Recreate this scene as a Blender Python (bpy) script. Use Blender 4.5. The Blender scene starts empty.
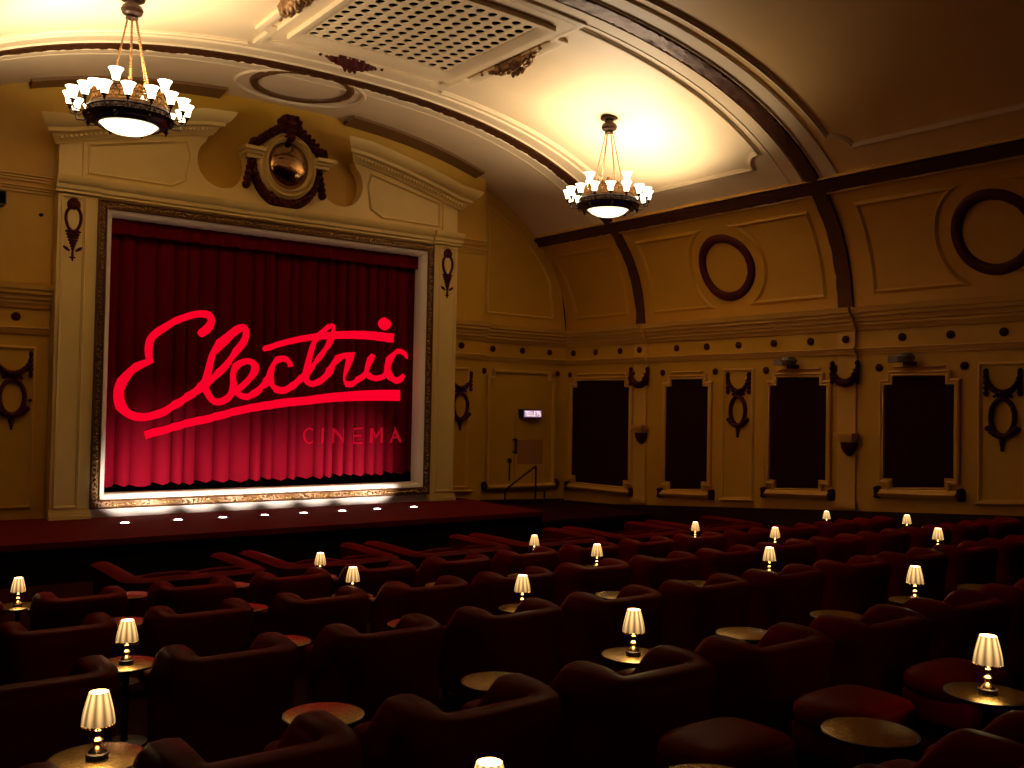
import bpy, bmesh, math, random
from mathutils import Vector, Matrix
random.seed(7)
PI = math.pi
C = bpy.context.scene.collection
CH_W, CH_COL, FOOT_W, LAMP_W, EXPO, CH_CONE, CH_BL = 580., (1, .79, .54), 330., 1.0, 0., 164, .30
U, ZC = 2.136, 3.27            # metres per survey unit, eye height above the lowest floor
def M3(p): return (p[0]*U, p[1]*U, p[2]*U + ZC)

# ------------------------------------------------------------------ materials
def mat(name, col, rough=.6, metal=0., noise=.0, nscale=6., bump=0., bscale=40., emit=None, estr=0., coat=0., sheen=0., spec=None):
    m = bpy.data.materials.new(name); m.use_nodes = True
    nt = m.node_tree; b = nt.nodes['Principled BSDF']
    b.inputs['Base Color'].default_value = (*col, 1)
    b.inputs['Roughness'].default_value = rough
    b.inputs['Metallic'].default_value = metal
    if coat: b.inputs['Coat Weight'].default_value = coat; b.inputs['Coat Roughness'].default_value = .16
    if sheen: b.inputs['Sheen Weight'].default_value = sheen; b.inputs['Sheen Tint'].default_value = (*[min(1, c*2.5+.02) for c in col], 1)
    if spec is not None: b.inputs['Specular IOR Level'].default_value = spec
    if emit: b.inputs['Emission Color'].default_value = (*emit, 1); b.inputs['Emission Strength'].default_value = estr
    tc = nt.nodes.new('ShaderNodeTexCoord')
    if noise:
        n = nt.nodes.new('ShaderNodeTexNoise'); n.inputs['Scale'].default_value = nscale; n.inputs['Detail'].default_value = 5
        r = nt.nodes.new('ShaderNodeMix'); r.data_type = 'RGBA'
        r.inputs['A'].default_value = (*[c*(1-noise) for c in col], 1); r.inputs['B'].default_value = (*[min(1, c*(1+noise)) for c in col], 1)
        nt.links.new(tc.outputs['Object'], n.inputs['Vector']); nt.links.new(n.outputs['Fac'], r.inputs['Factor']); nt.links.new(r.outputs['Result'], b.inputs['Base Color'])
    if bump:
        n = nt.nodes.new('ShaderNodeTexNoise'); n.inputs['Scale'].default_value = bscale; n.inputs['Detail'].default_value = 4
        u = nt.nodes.new('ShaderNodeBump'); u.inputs['Strength'].default_value = bump; u.inputs['Distance'].default_value = .01
        nt.links.new(tc.outputs['Object'], n.inputs['Vector']); nt.links.new(n.outputs['Fac'], u.inputs['Height']); nt.links.new(u.outputs['Normal'], b.inputs['Normal'])
    return m
WALL   = mat('ochre cream wall paint', (.53,.292,.016), .55, noise=.10, nscale=2.2, bump=.15, bscale=60)
VAULT  = mat('cream ceiling paint', (.78,.605,.37), .6, noise=.07, nscale=1.6, bump=.12, bscale=40)
VAULT_DIM = mat('ceiling paint tinted for dim light', (.78,.50,.17), .6, noise=.08, nscale=1.6, bump=.12, bscale=40)  # cream ceiling with the ochre cast of dim light put into its colour
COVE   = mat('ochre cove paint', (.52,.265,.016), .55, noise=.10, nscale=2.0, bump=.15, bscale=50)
TRIMC  = mat('cream moulding paint', (.64,.37,.065), .45, noise=.06, nscale=5)
PALE   = mat('pale cream proscenium paint', (.74,.54,.19), .42, noise=.08, nscale=2.5, bump=.1, bscale=50)
WHITE  = mat('off white gloss paint', (.90,.81,.66), .35, noise=.04)
GILT   = mat('dark gilded plaster', (.20,.10,.035), .40, .6, noise=.5, nscale=45, bump=.6, bscale=70)
GOLD   = mat('antique gold leaf', (.86,.53,.17), .26, .45, noise=.4, nscale=30, bump=.4, bscale=60)
BROWN  = mat('dark red brown ornament paint', (.062,.008,.005), .55, noise=.35, nscale=18, bump=.5, bscale=50, spec=.12)
RIBORN = mat('brown gilded rib ornament', (.075,.024,.008), .5, .25, noise=.8, nscale=22, bump=.6, bscale=40, spec=.2)
BRONZE = mat('dark bronze', (.035,.014,.007), .38, .5, noise=.3, nscale=20)
GILTD  = mat('dark gold ground', (.15,.065,.02), .4, .4, noise=.4, nscale=40)  # darker brown gold for the flat ground under the bright lumps
BRASS  = mat('polished brass', (.72,.48,.20), .2, 1.)
CHAIN  = mat('brass chain', (.30,.15,.05), .4, .8)
BLACKF = mat('black acoustic fabric', (.020,.0035,.003), .95, noise=.3, nscale=60, spec=.1)
LEATHER= mat('oxblood leather', (.18,.0004,.0006), .44, noise=.22, nscale=7, bump=.18, bscale=90, spec=.035)
LEATHER2=mat('brick red leather', (.12,.0004,.0005), .55, noise=.22, nscale=7, bump=.22, bscale=90, spec=.035)
DARKW  = mat('dark stained wood', (.03,.012,.007), .4)
CARPET = mat('dark maroon carpet', (.028,.003,.003), .95, noise=.4, nscale=80, spec=.05)
STAGEM = mat('crimson stage carpet', (.11,.003,.003), .95, noise=.25, nscale=60, bump=.3, bscale=200, spec=.1)
BLACKP = mat('black stage fascia', (.008,.004,.004), .8, spec=.2)
DADO   = mat('dark maroon dado paint', (.022,.004,.004), .6, noise=.2, spec=.2)
DARK   = mat('black void', (.004,.003,.002), .9, spec=.0)
VELVET = mat('crimson velvet', (.11,.0002,.005), .85, noise=.12, nscale=9, bump=.15, bscale=120, spec=.05)
METALT = mat('hammered brass tabletop', (.37,.24,.065), .26, 1., noise=.6, nscale=34, bump=.25, bscale=70)
IRON   = mat('dark painted iron', (.035,.010,.006), .45, .3)
GREYP  = mat('grey plastic', (.16,.13,.11), .5)
BLACKPL= mat('black plastic', (.008,.008,.010), .4)
def emis(name, col, s, base=(.8,.7,.5)):
    return mat(name, base, .5, emit=col, estr=s)
SHADEG = emis('glowing opal glass', (1,.80,.50), 5.0)
BOWLG  = emis('glowing alabaster bowl', (1,.80,.50), 2.2)
LENS   = emis('uplight lens', (1,.93,.85), 14.)
LOGOM  = mat('bright red projected light', (.05,.0,.002), .9, emit=(1.,.0,.022), estr=.92, spec=0.)  # projected logo light put in as emission on thin ribbons over the drape
WORDM  = mat('dim red projected light', (.13,.0003,.007), .9, emit=(1.,.012,.03), estr=.26, spec=0.)  # fainter projected light, likewise emission on ribbons
SIGNP  = emis('lilac lit sign face', (.62,.36,.66), .42, (.5,.3,.5))
SIGNL  = emis('white lit lettering', (1.,.86,.92), 1.0)
LINING = emis('white hot lamp lining', (1,.90,.66), 5.0)
def pleated():
    m = bpy.data.materials.new('pleated silk lampshade'); m.use_nodes = True
    nt = m.node_tree; b = nt.nodes['Principled BSDF']
    b.inputs['Base Color'].default_value = (.75,.48,.2,1); b.inputs['Roughness'].default_value = .7
    tc = nt.nodes.new('ShaderNodeTexCoord'); s = nt.nodes.new('ShaderNodeSeparateXYZ'); nt.links.new(tc.outputs['Object'], s.inputs[0])
    a = nt.nodes.new('ShaderNodeMath'); a.operation = 'ARCTAN2'; nt.links.new(s.outputs['Y'], a.inputs[0]); nt.links.new(s.outputs['X'], a.inputs[1])
    k = nt.nodes.new('ShaderNodeMath'); k.operation = 'MULTIPLY'; k.inputs[1].default_value = 10; nt.links.new(a.outputs[0], k.inputs[0])
    w = nt.nodes.new('ShaderNodeMath'); w.operation = 'SINE'; nt.links.new(k.outputs[0], w.inputs[0])
    r = nt.nodes.new('ShaderNodeMapRange'); r.inputs['From Min'].default_value = -1; r.inputs['To Min'].default_value = .27; r.inputs['To Max'].default_value = 1.25
    nt.links.new(w.outputs[0], r.inputs['Value'])
    g = nt.nodes.new('ShaderNodeMapRange'); g.inputs['From Min'].default_value = .145; g.inputs['From Max'].default_value = .27; g.inputs['To Min'].default_value = .42; g.inputs['To Max'].default_value = 1.6
    nt.links.new(s.outputs['Z'], g.inputs['Value'])
    q = nt.nodes.new('ShaderNodeMath'); q.operation = 'MULTIPLY'; nt.links.new(r.outputs['Result'], q.inputs[0]); nt.links.new(g.outputs['Result'], q.inputs[1])
    b.inputs['Emission Color'].default_value = (1,.57,.20,1); nt.links.new(q.outputs[0], b.inputs['Emission Strength'])
    return m
PLEAT = pleated()

# ------------------------------------------------------------------ mesh builder
class MB:
    def __init__(s): s.v = []; s.f = []; s.m = []; s.cm = 0
    def add(s, verts, faces):
        o = len(s.v); s.v += [tuple(v) for v in verts]; s.f += [tuple(i+o for i in f) for f in faces]; s.m += [s.cm]*len(faces)
    def grid(s, rows, closed_u=False, closed_v=False):
        nu, nv = len(rows), len(rows[0]); V = [p for r in rows for p in r]; F = []
        for i in range(nu if closed_u else nu-1):
            for j in range(nv if closed_v else nv-1):
                a, b = i, (i+1) % nu; c, d = j, (j+1) % nv
                F.append((a*nv+c, a*nv+d, b*nv+d, b*nv+c))
        s.add(V, F)
    def box(s, x0, x1, y0, y1, z0, z1):
        s.add([(x,y,z) for x in (x0,x1) for y in (y0,y1) for z in (z0,z1)], [(0,1,3,2),(4,6,7,5),(0,4,5,1),(2,3,7,6),(0,2,6,4),(1,5,7,3)])
    def poly(s, pts): s.add(pts, [tuple(range(len(pts)))])
    def lathe(s, prof, n=20, c=(0,0,0), cap=True):
        rows = [[(c[0]+r*math.cos(2*PI*k/n), c[1]+r*math.sin(2*PI*k/n), c[2]+z) for k in range(n)] for r, z in prof]
        s.grid(rows, closed_v=True)
        if cap:
            if prof[0][0] > 1e-5: s.poly(rows[0][::-1])
            if prof[-1][0] > 1e-5: s.poly(rows[-1])
    def tube(s, pts, r, n=8, closed=False, cap=True):
        P = [Vector(p) for p in pts]; N = len(P); rr = r if isinstance(r, (list, tuple)) else [r]*N
        rows = []; up = None
        for i in range(N):
            t = (P[(i+1) % N]-P[i-1]) if closed else (P[min(i+1,N-1)]-P[max(i-1,0)])
            t.normalize()
            if up is None: up = Vector((0,0,1)) if abs(t.z) < .9 else Vector((1,0,0))
            a = t.cross(up)
            if a.length < 1e-4: a = t.cross(Vector((1,0,0)))
            a.normalize(); b = a.cross(t); up = b
            rows.append([tuple(P[i]+(a*math.cos(2*PI*k/n)+b*math.sin(2*PI*k/n))*rr[i]) for k in range(n)])
        s.grid(rows, closed_u=closed, closed_v=True)
        if cap and not closed: s.poly(rows[0]); s.poly(rows[-1][::-1])
    def ball(s, c, rx, ry=None, rz=None, n=10, m=6):
        ry = ry or rx; rz = rz or rx
        rows = [[(c[0]+rx*math.sin(PI*i/m)*math.cos(2*PI*k/n), c[1]+ry*math.sin(PI*i/m)*math.sin(2*PI*k/n), c[2]+rz*math.cos(PI*i/m)) for k in range(n)] for i in range(m+1)]
        s.grid(rows, closed_v=True)
    def build(s, name, material, parent=None, survey=True, smooth=40, origin=None):
        V = [M3(v) for v in s.v] if survey else s.v
        me = bpy.data.meshes.new(name)
        if parent is not None: o0 = Vector(parent_loc(parent))
        elif origin is not None: o0 = Vector(origin)
        else:
            xs, ys, zs = zip(*V); o0 = Vector(((min(xs)+max(xs))/2, (min(ys)+max(ys))/2, min(zs)))
        me.from_pydata([tuple(Vector(v)-o0) for v in V], [], s.f)
        mats = material if isinstance(material, (list, tuple)) else [material]
        for q in mats: me.materials.append(q)
        if len(mats) > 1: me.polygons.foreach_set('material_index', s.m)
        bm = bmesh.new(); bm.from_mesh(me)
        bmesh.ops.remove_doubles(bm, verts=bm.verts, dist=1e-5)
        bmesh.ops.triangulate(bm, faces=[f for f in bm.faces if len(f.verts) > 4])
        bmesh.ops.recalc_face_normals(bm, faces=bm.faces)
        bm.to_mesh(me); bm.free()
        if smooth:
            me.polygons.foreach_set('use_smooth', [True]*len(me.polygons)); me.set_sharp_from_angle(angle=math.radians(smooth))
        ob = bpy.data.objects.new(name, me); C.objects.link(ob)
        if parent is not None: ob.parent = parent
        else: ob.location = o0
        return ob
LOC = {}
def parent_loc(p):
    l = Vector(p.location)
    while p.parent is not None: p = p.parent; l += Vector(p.location)
    return l
def tag(o, label=None, cat=None, group=None, kind=None):
    if label: o['label'] = label
    if cat: o['category'] = cat
    if group: o['group'] = group
    if kind: o['kind'] = kind
    return o
def empty(name, loc, label=None, cat=None, group=None, kind=None, rz=0):
    o = bpy.data.objects.new(name, None); C.objects.link(o); o.location = loc; o.rotation_euler = (0,0,rz); o.empty_display_size = .1
    return tag(o, label, cat, group, kind)
def dup(root, loc, label=None, rz=0, group=None):
    r = root.copy(); C.objects.link(r); r.location = loc; r.rotation_euler = (0,0,rz)
    if label: r['label'] = label
    if group: r['group'] = group
    for ch in list(root.children):
        c = ch.copy(); C.objects.link(c); c.parent = r
        for g in ch.children:
            d = g.copy(); C.objects.link(d); d.parent = c
    return r
def structure(o, label=None): return tag(o, label, None, None, 'structure')

# ------------------------------------------------------------------ surfaces (survey units)
W = 8.468; XC = 4.2; XL = 2*XC - W; DO, DC, DB = 10.0, 9.78, 9.62
ZS, NE, HV = .90, 2.35, 2.30
def vz(x): return ZS + HV*max(0., 1-abs((x-XC)/(W-XC))**NE)**(1/NE)
_t = [PI/2 - PI*i/2000 for i in range(2001)]
_px = [XC+(W-XC)*math.sin(t) for t in _t]; _pz = [vz(x) for x in _px]; _ps = [0.]
for i in range(1, 2001): _ps.append(_ps[-1]+math.hypot(_px[i]-_px[i-1], _pz[i]-_pz[i-1]))
SL = _ps[-1]
import bisect
def vp(s):
    s = min(max(s, 0), SL); i = min(max(bisect.bisect(_ps, s), 1), 2000)
    t = (s-_ps[i-1])/max(1e-9, _ps[i]-_ps[i-1]); x = _px[i-1]+t*(_px[i]-_px[i-1]); z = _pz[i-1]+t*(_pz[i]-_pz[i-1])
    j0, j1 = max(i-8, 0), min(i+8, 2000); dx, dz = _px[j1]-_px[j0], _pz[j1]-_pz[j0]; l = math.hypot(dx, dz)
    return x, z, dz/l*-1, dx/l      # point + inward normal
def s_of_x(x):
    lo, hi = 0, 2000
    while hi-lo > 1:
        m = (lo+hi)//2
        if _px[m] > x: lo = m
        else: hi = m
    return _ps[lo]
def front(D): return lambda a, b, n: (a, D-n, b)
def right(a, b, n): return (W-n, a, b)
def vault(a, b, n):
    x, z, nx, nz = vp(b); return (x+nx*n, a, z+nz*n)
def resample(path, step, closed):
    out = []; N = len(path)
    for i in range(N if closed else N-1):
        p, q = path[i], path[(i+1) % N]; k = max(1, int(math.ceil(math.hypot(q[0]-p[0], q[1]-p[1])/step)))
        out += [(p[0]+(q[0]-p[0])*j/k, p[1]+(q[1]-p[1])*j/k) for j in range(k)]
    if not closed: out.append(path[-1])
    return out
def mould(mb, surf, path, prof, closed=False, step=.15, jitter=0., amp=0.):
    P = resample(path, step, closed); N = len(P); rows = []
    for i in range(N):
        def dr(p, q):
            l = math.hypot(q[0]-p[0], q[1]-p[1]) or 1; return ((q[0]-p[0])/l, (q[1]-p[1])/l)
        if closed: d0, d1 = dr(P[i-1], P[i]), dr(P[i], P[(i+1) % N])
        else:
            d1 = dr(P[i], P[i+1]) if i < N-1 else dr(P[i-1], P[i]); d0 = dr(P[i-1], P[i]) if i > 0 else d1
        n0, n1 = (-d0[1], d0[0]), (-d1[1], d1[0]); mx, my = n0[0]+n1[0], n0[1]+n1[1]; k = mx*mx+my*my
        mx, my = (mx*2/k, my*2/k) if k > .15 else n1
        rows.append([surf(P[i][0]+mx*d+random.uniform(-jitter, jitter), P[i][1]+my*d+random.uniform(-jitter, jitter), n+(random.uniform(0, amp) if n > 1e-6 else 0)) for d, n in prof])
    mb.grid(rows, closed_u=closed)
    if not closed: mb.poly(rows[0]); mb.poly(rows[-1][::-1])
def flat(w, h): return [(-w/2, 0), (-w/2, h), (w/2, h), (w/2, 0)]
def bead(w, h, n=6): return [(-w/2*math.cos(PI*k/n), h*math.sin(PI*k/n)) for k in range(n+1)]
def ogee(w, h): return [(-w/2, 0), (-w/2, h*.35), (-w*.3, h*.45), (-w*.18, h*.9), (0, h), (w*.12, h*.8), (w*.22, h*.55), (w*.36, h*.5), (w/2, h*.2), (w/2, 0)]
def ell(c, rx, ry, n=48, t0=0., t1=2*PI, full=True):
    return [(c[0]+rx*math.cos(t0+(t1-t0)*k/n), c[1]+ry*math.sin(t0+(t1-t0)*k/n)) for k in range(n if full else n+1)]
def plate(mb, surf, pts, n0, n1):
    mb.poly([surf(a, b, n1) for a, b in pts]); N = len(pts)
    for i in range(N):
        p, q = pts[i], pts[(i+1) % N]
        mb.add([surf(*p, n0), surf(*q, n0), surf(*q, n1), surf(*p, n1)], [(0,1,2,3)])
def lump(mb, surf, c, ra, rb, h, rot=0., n=9):
    ca, sa = math.cos(rot), math.sin(rot); rows = []
    for r, k in ((1., 0.), (.88, .5), (.6, .85), (.25, 1.), (.0, 1.02)):
        rows.append([surf(c[0]+(ra*r*math.cos(2*PI*i/n))*ca-(rb*r*math.sin(2*PI*i/n))*sa, c[1]+(ra*r*math.cos(2*PI*i/n))*sa+(rb*r*math.sin(2*PI*i/n))*ca, h*k) for i in range(n)])
    mb.grid(rows, closed_v=True)
def boss(mb, surf, c, r, h):
    rows = []
    for q, k in ((1., 0.), (1., .45), (.86, .6), (.74, .42), (.6, .5), (.42, .95), (.2, 1.1), (0, 1.12)):
        rows.append([surf(c[0]+r*q*math.cos(2*PI*i/16), c[1]+r*q*math.sin(2*PI*i/16), h*k) for i in range(16)])
    mb.grid(rows, closed_v=True)
def garland(mb, surf, pts, w0, w1, h, n=14):
    for i in range(n+1):
        t = i/n; k = t*(len(pts)-1); j = min(int(k), len(pts)-2); f = k-j
        a = pts[j][0]+(pts[j+1][0]-pts[j][0])*f; b = pts[j][1]+(pts[j+1][1]-pts[j][1])*f
        w = w0+(w1-w0)*math.sin(PI*t); rot = math.atan2(pts[j+1][1]-pts[j][1], pts[j+1][0]-pts[j][0])
        lump(mb, surf, (a, b), w*1.25, w, h*(.7+.5*w/w1), rot)
        lump(mb, surf, (a+w*.35*math.sin(i*2.1), b+w*.45*math.cos(i*2.7)), w*.5, w*.4, h*1.35, i)
# ================================================================== ROOM SHELL
ZB = -1.56                      # foot of the walls
mb = MB()
mb.grid([[right(y, z, 0) for z in (ZB, ZS)] for y in (-1.6, 3, 7, DO)])
structure(mb.build('wall_right', WALL))
mb = MB()                       # nearer-side wall stands back under a flat soffit
mb.box(-1.35, -1.30, -1.6, DO, ZB, .62); mb.box(-1.35, XL, -1.6, DO, .58, .95)
structure(mb.build('unseen_wall_left', DADO))  # unseen wall, coloured dark to keep bounce light off the chair backs
mb = MB(); mb.box(-1.35, W, -1.65, -1.60, ZB, 3.3)
structure(mb.build('unseen_wall_back', DADO))  # unseen wall; dark colour stands for the gloom at the back of the hall
mb = MB()
def strip(D, x0, x1, zlo, zhi=None, n=1):
    for i in range(n):
        a, b = x0+(x1-x0)*i/n, x0+(x1-x0)*(i+1)/n
        za = zhi if zhi is not None else vz(min(max(a, XL+1e-4), W-1e-4))+.02; zb = zhi if zhi is not None else vz(min(max(b, XL+1e-4), W-1e-4))+.02
        mb.add([(a, D, zlo), (b, D, zlo), (b, D, zb), (a, D, za)], [(0,1,2,3)])
CX0, CX1 = 1.47, 6.93
strip(DO, -1.35, XL, ZB, .95); strip(DO, XL, CX0, ZB, None, 14); strip(DO, CX1, W, ZB, None, 16)
strip(DC, CX0, 2.36, ZB, None, 8); strip(DC, 6.04, CX1, ZB, None, 8); strip(DC, 2.36, 6.04, 1.83, None, 24); strip(DC, 2.36, 6.04, ZB, -1.0)
for x in (CX0, CX1): mb.add([(x, DO, ZB), (x, DC, ZB), (x, DC, vz(x)+.02), (x, DO, vz(x)+.02)], [(0,1,2,3)])
structure(mb.build('wall_front', WALL, smooth=0))
# dark recess behind the curtain
mb = MB()
mb.add([(2.30, 10.08, -1.1), (6.10, 10.08, -1.1), (6.10, 10.08, 1.9), (2.30, 10.08, 1.9)], [(0,1,2,3)])
structure(mb.build('wall_stage_back', DARK, smooth=0))
mb = MB()
S_BAND = 1.435
NS = 160
for part in (0, 1, 2):
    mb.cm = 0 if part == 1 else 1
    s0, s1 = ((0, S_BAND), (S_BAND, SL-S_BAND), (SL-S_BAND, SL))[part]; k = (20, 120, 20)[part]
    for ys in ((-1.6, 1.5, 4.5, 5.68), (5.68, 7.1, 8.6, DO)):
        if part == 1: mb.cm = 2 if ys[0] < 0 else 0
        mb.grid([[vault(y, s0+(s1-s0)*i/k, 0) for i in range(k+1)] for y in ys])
structure(mb.build('ceiling', [VAULT, COVE, VAULT_DIM], smooth=60))

# ------------------------------------------------------------------ floor: level terraces stepping down to the stage
ROWS = [('A', 2.5), ('B', 4.58), ('C', 6.9), ('D', 9.06), ('E', 11.25), ('F', 13.4)]
def tread(y): return ZC-1.2-.0873*y-.55
edges = [-3.4, .45] + [y+.98 for _, y in ROWS[:-1]] + [14.75]
zt = [tread(.4)] + [tread(y) for _, y in ROWS] + [.20]
edges.append(DO*U); mb = MB()
for i, z in enumerate(zt): mb.box(-2.85, W*U, edges[i], edges[i+1], z-.5, z)
structure(mb.build('floor', CARPET, survey=False, smooth=0))
ZF = {r: tread(y) for r, y in ROWS}
# stage
SY0 = 8.10; SZ = -1.112
st = empty('stage', M3((XC, SY0, -1.43)), kind='structure')
SX = 6.62; SL2 = -1.252            # the carpeted landing by the door lies a step lower
mb = MB(); mb.box(XL-1.2, SX, SY0, DO, SZ-.05, SZ); mb.build('stage_floor', STAGEM, st, smooth=0)
mb = MB(); mb.box(SX, W, SY0+.25, DO, SL2-.05, SL2); mb.build('side_landing', CARPET, st, smooth=0)
mb = MB(); mb.box(XL-1.2, SX-.03, SY0+.03, SY0+.09, -1.44, SZ-.05); mb.box(SX-.09, SX-.03, SY0+.03, DO, -1.44, SZ-.05); mb.box(SX-.03, W, SY0+.28, SY0+.34, -1.44, SL2-.05); mb.build('stage_fascia', BLACKP, st, smooth=0)

# dado along the right wall, following the slope of the seating
mb = MB()
yy = [(-1.6, -.45), (3.944, -.841), (6.062, -.988), (7.819, -1.115), (9.0, -1.20), (DO, -1.235)]
mb.grid([[right(y, ZB, .012), right(y, z, .012), right(y, z, 0)] for y, z in yy])
structure(mb.build('baseboard_right', DADO, smooth=0))
mb = MB()
mould(mb, front(DO), [(CX1, -1.18), (W, -1.225)], [(-.07, 0), (-.07, .01), (0, .012), (.01, 0)]); mould(mb, front(DC), [(6.42, -1.17), (CX1, -1.18)], [(-.07, 0), (-.07, .01), (0, .012), (.01, 0)])
structure(mb.build('baseboard_front', DADO, smooth=0))

# ------------------------------------------------------------------ cornice and frieze mouldings
CPROF = [(0,0),(0,.02),(.03,.03),(.045,.05),(.07,.052),(.08,.075),(.12,.08),(.125,.11),(.155,.115),(.165,.135),(.205,.145),(.215,.15),(.225,.05),(.225,0)]
APROF = [(0,0),(0,.018),(.022,.02),(.026,.034),(.044,.036),(.05,.05),(.062,.05),(.066,0)]
def fwd(pr, k): return [(pr[0][0], 0)] + [(d, n+k) for d, n in pr] + [(pr[-1][0], 0)]
mb = MB()
for pr, z in ((CPROF, .825), (APROF, .588)):
    mould(mb, right, [(-1.6, z), (DO, z)], pr, step=20)
    for yc in (2.76, 5.66, 8.55): mould(mb, right, [(yc-.115, z), (yc+.115, z)], fwd(pr, .04), step=20)
for yc in (2.76, 5.66, 8.55): plate(mb, right, [(yc-.10, .60), (yc+.10, .60), (yc+.10, .84), (yc-.10, .84)], 0, .04)
for yc, zb in ((2.76, -.72), (5.66, -.93), (8.55, -1.14)):
    plate(mb, right, [(yc-.105, zb), (yc+.105, zb), (yc+.105, .60), (yc-.105, .60)], 0, .025)
    plate(mb, right, [(yc-.12, zb), (yc+.12, zb), (yc+.12, zb+.06), (yc-.12, zb+.06)], 0, .04)
structure(mb.build('trim_1', TRIMC))
mb = MB()
for pr, z in ((CPROF, .825), (APROF, .588)):
    mould(mb, front(DO), [(CX1, z), (W, z)], pr, step=20); mould(mb, front(DC), [(6.40, z), (CX1+.03, z)], pr, step=20)
    mould(mb, front(DO), [(XL, z), (CX0, z)], pr, step=20); mould(mb, front(DC), [(CX0-.03, z), (2.0, z)], pr, step=20)
for z in (1.885, 1.99):
    mould(mb, front(DC), [(6.40, z), (CX1, z)], APROF, step=20); mould(mb, front(DC), [(CX0, z), (2.0, z)], APROF, step=20)
structure(mb.build('trim_2', TRIMC))
# narrow panel mouldings on the walls
mb = MB()
BD = ogee(.035, .022)
for y0, y1, zb0, zb1 in ((6.83, 7.245, -.945, -.975), (3.93, 4.33, -.72, -.755)):
    mould(mb, right, [(y0, .462), (y1, .462), (y1, zb1), (y0, zb0)], BD, True, step=20)
    mould(mb, right, [(y0-.02, zb0-.015), (y1+.02, zb1-.015)], bead(.03, .05), step=20)
arc = [(x, vz(x+.10)-.13) for x in [8.22-.06*i for i in range(19)]]
mould(mb, front(DO), [(7.14, 1.20), (8.225, 1.195)] + arc[1:] , BD, True, step=.2)
mould(mb, front(DC), [(6.45, .46), (6.72, .46), (6.72, -.98), (6.45, -.98)], BD, True, step=20); mould(mb, front(DC), [(1.5, .46), (1.86, .46), (1.86, -1.0), (1.5, -1.0)], BD, True, step=20)
mould(mb, front(DC), [(6.44, -1.03), (6.80, -1.035)], bead(.03, .05), step=20)
structure(mb.build('trim_3', TRIMC))

# ------------------------------------------------------------------ vault: ribs, long bands, panels
def band(mb, y0, s0, y1, s1, w, h, jit=0., amp=0., step=.09, n=1):
    pr = [(-w/2, 0)] + [(-w/2+w*k/n, h) for k in range(n+1)] + [(w/2, 0)]
    mould(mb, vault, [(y0, s0), (y1, s1)], pr, step=step, jitter=jit, amp=amp)
for i, (yr, wl, wu) in enumerate(((8.56, .13, .165), (5.68, .16, .165))):
    r = empty('trim_%d' % (4+i), M3((XC, yr, 3.0)), kind='structure')
    mb = MB(); band(mb, yr, 0, yr, S_BAND, wl, .028, .004, .012, .06, 4); band(mb, yr, S_BAND, yr, SL-S_BAND, wu*.9, .022, .005, .014, .035, 5); band(mb, yr, SL-S_BAND, yr, SL, wl, .045, 0, 0, .1)
    mb.build('ornament_strip', RIBORN, r, smooth=25)
    mb = MB()
    for d in (-1, 1):
        mould(mb, vault, [(yr+d*(wu/2+.10), S_BAND+.07), (yr+d*(wu/2+.10), SL-S_BAND-.07)], flat(.17, .012), step=.12)
        mould(mb, vault, [(yr+d*(wu/2+.022), S_BAND+.07), (yr+d*(wu/2+.022), SL-S_BAND-.07)], bead(.026, .026), step=.12)
        mould(mb, vault, [(yr+d*(wu/2+.185), S_BAND+.07), (yr+d*(wu/2+.185), SL-S_BAND-.07)], bead(.03, .018), step=.12)
    mb.build('rib_moulding', VAULT, r)
for i, s in enumerate((S_BAND, SL-S_BAND)):
    r = empty('trim_%d' % (6+i), M3(vault(5, s, 0)), kind='structure')
    mb = MB(); band(mb, -1.6, s, DO, s, .125, .03, .004, .014, .05, 4); mb.build('ornament_strip', RIBORN, r, smooth=25)
    mb = MB()
    for d in (-1, 1): mould(mb, vault, [(-1.6, s+d*.085), (DO, s+d*.085)], bead(.03, .03), step=1)
    mb.build('band_moulding', TRIMC, r)
# brown strip laid along the vault where it meets the front arch
mb = MB()
for x0, x1, y0, y1 in ((1.74, 3.52, 9.64, 9.54), (4.95, 6.78, 9.52, 9.60)):
    lo = [[], [], [], []]
    for k in range(25):
        t = k/24; s = s_of_x(x0+(x1-x0)*t); yt = y0+(y1-y0)*t
        for r, (y, n) in enumerate(((yt, 0), (yt, .03), (DC-.01, .06), (DC, 0))): lo[r].append(vault(y, s, n))
    mb.grid(lo)
structure(mb.build('trim_8', mat('brown edge strip', (.17,.075,.022), .6, noise=.2)))
# cove panels between cornice and long band
mb = MB(); VP = ogee(.05, .020)
def cove(path): mould(mb, vault, path, VP, True, step=.08)
cove([(8.80, .30), (9.76, .30), (9.90, 1.175), (8.80, 1.175)])
for yc in (7.13, 4.165, 1.2):
    R = .52
    def side(sg):
        ya = yc+sg*1.20; ss = (.29, 1.17); t1 = math.asin((ss[0]-.715)/R); t2 = math.asin((ss[1]-.715)/R)
        a = [(yc+sg*R*math.cos(t1+(t2-t1)*k/12), .715+R*math.sin(t1+(t2-t1)*k/12)) for k in range(13)]
        return [(ya, ss[0])] + a + [(ya, ss[1])]
    cove(side(1)); cove(side(-1))
structure(mb.build('trim_9', COVE))
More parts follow.
